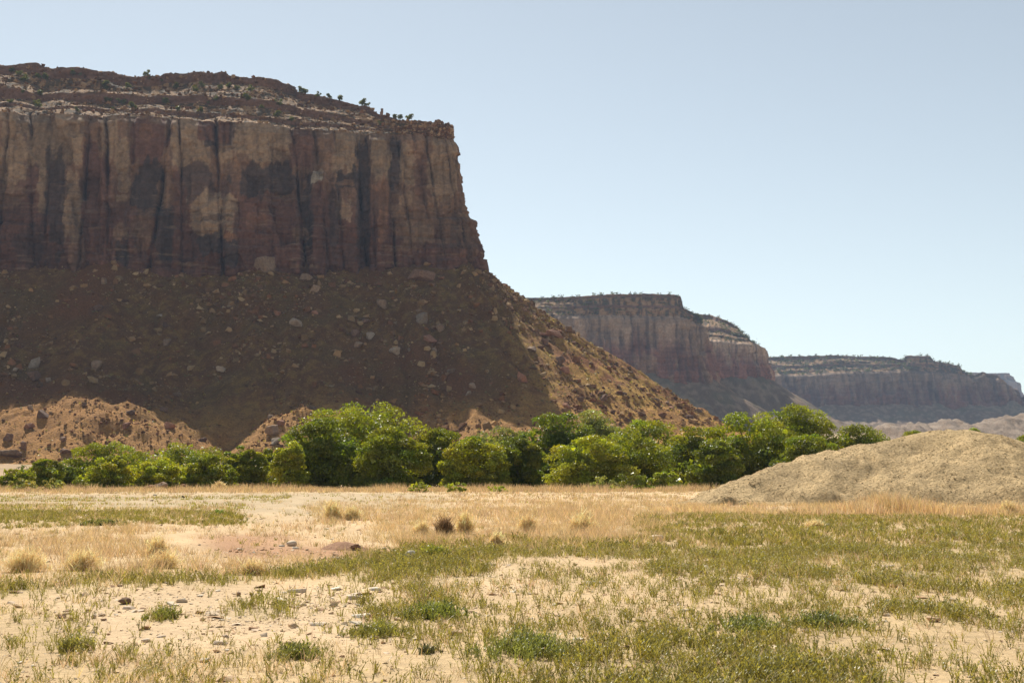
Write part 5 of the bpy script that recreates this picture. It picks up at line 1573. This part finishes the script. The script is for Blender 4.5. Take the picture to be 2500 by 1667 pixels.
stalk(490, 1660, [[(478, 1664), (486, 1645), (510, 1630), (515, 1626)]], 'arching pale dead stalk beside the forked one', 5)
stalk(948, 1646, [[(962, 1650), (946, 1638), (940, 1628), (956, 1618)]], 'looping white dead stalk in the bottom centre', 6)
stalk(400, 1596, [[(370, 1594), (405, 1595), (440, 1592)]], 'long thin twig lying flat on the lower bare ground', 7)
stalk(1748, 1197, [[(1726, 1197), (1745, 1192), (1768, 1186)], [(1745, 1192), (1752, 1180)]], 'grey fallen branch at the tree foot near the gravel heap tip', 8, 'bark', 2.2, 'fallen_branch', 'branch')



def talus_scrub():
    V, U, W = SURF['mesa_talus']
    ok = (U > -40) & (U < 1800) & (W > 660) & (W < 1130)
    lit = np.where((U > 1230), 3.0, 1.0)[ok]
    n = 3600; q = 9
    V = V[ok]; idx = R.choice(len(V), n, p=lit / lit.sum()); P = V[idx] + R.normal(0, .6, (n, 3)) * np.array([1, 1, 0])
    s = np.repeat(R.uniform(.5, 1.3, n), q)
    d = R.normal(0, .35, (n * q, 3)); d[:, 2] = np.abs(d[:, 2]) * .8 + .1
    c0 = np.repeat(P, q, 0) + d * s[:, None]
    a = R.normal(size=(n * q, 3)); a /= np.linalg.norm(a, axis=1)[:, None]
    b = np.cross(a, R.normal(size=(n * q, 3))); b /= np.linalg.norm(b, axis=1)[:, None]
    h = (s * .42)[:, None]
    pal = np.array([[0.13, 0.13, 0.05], [0.30, 0.24, 0.085], [0.20, 0.17, 0.08]])[R.integers(0, 3, n)]
    col = np.repeat(np.repeat(pal * R.uniform(.7, 1.2, (n, 1)), q, 0), 3, 0)
    o = mesh_obj('talus_scrub', np.stack([c0 - a * h, c0 + b * h, c0 + a * h], 1).reshape(-1, 3), np.arange(3 * n * q).reshape(-1, 3), M['leaf'], col=col, smooth=False)
    o['kind'] = 'stuff'; o['label'] = 'low scrub dotted over the talus of the near mesa'
talus_scrub()

def haze():
    bm = bmesh.new(); bmesh.ops.create_cube(bm, size=1.0)
    me = bpy.data.meshes.new('haze'); bm.to_mesh(me); bm.free()
    o = bpy.data.objects.new('haze', me); COL.objects.link(o)
    o.scale = (18200, 18200, 780); o.location = (0, 0, 386)
    m = bpy.data.materials.new('haze'); m.use_nodes = True
    n = m.node_tree.nodes; l = m.node_tree.links
    n.remove(n['Principled BSDF'])
    v = n.new('ShaderNodeVolumePrincipled')
    v.inputs['Color'].default_value = (0.55, 0.72, 1.0, 1)
    v.inputs['Density'].default_value = 0.00005
    v.inputs['Anisotropy'].default_value = 0.15
    l.new(v.outputs['Volume'], n['Material Output'].inputs['Volume'])
    me.materials.append(m)
    o['kind'] = 'stuff'; o['label'] = 'thin blue haze in the valley air'
haze()
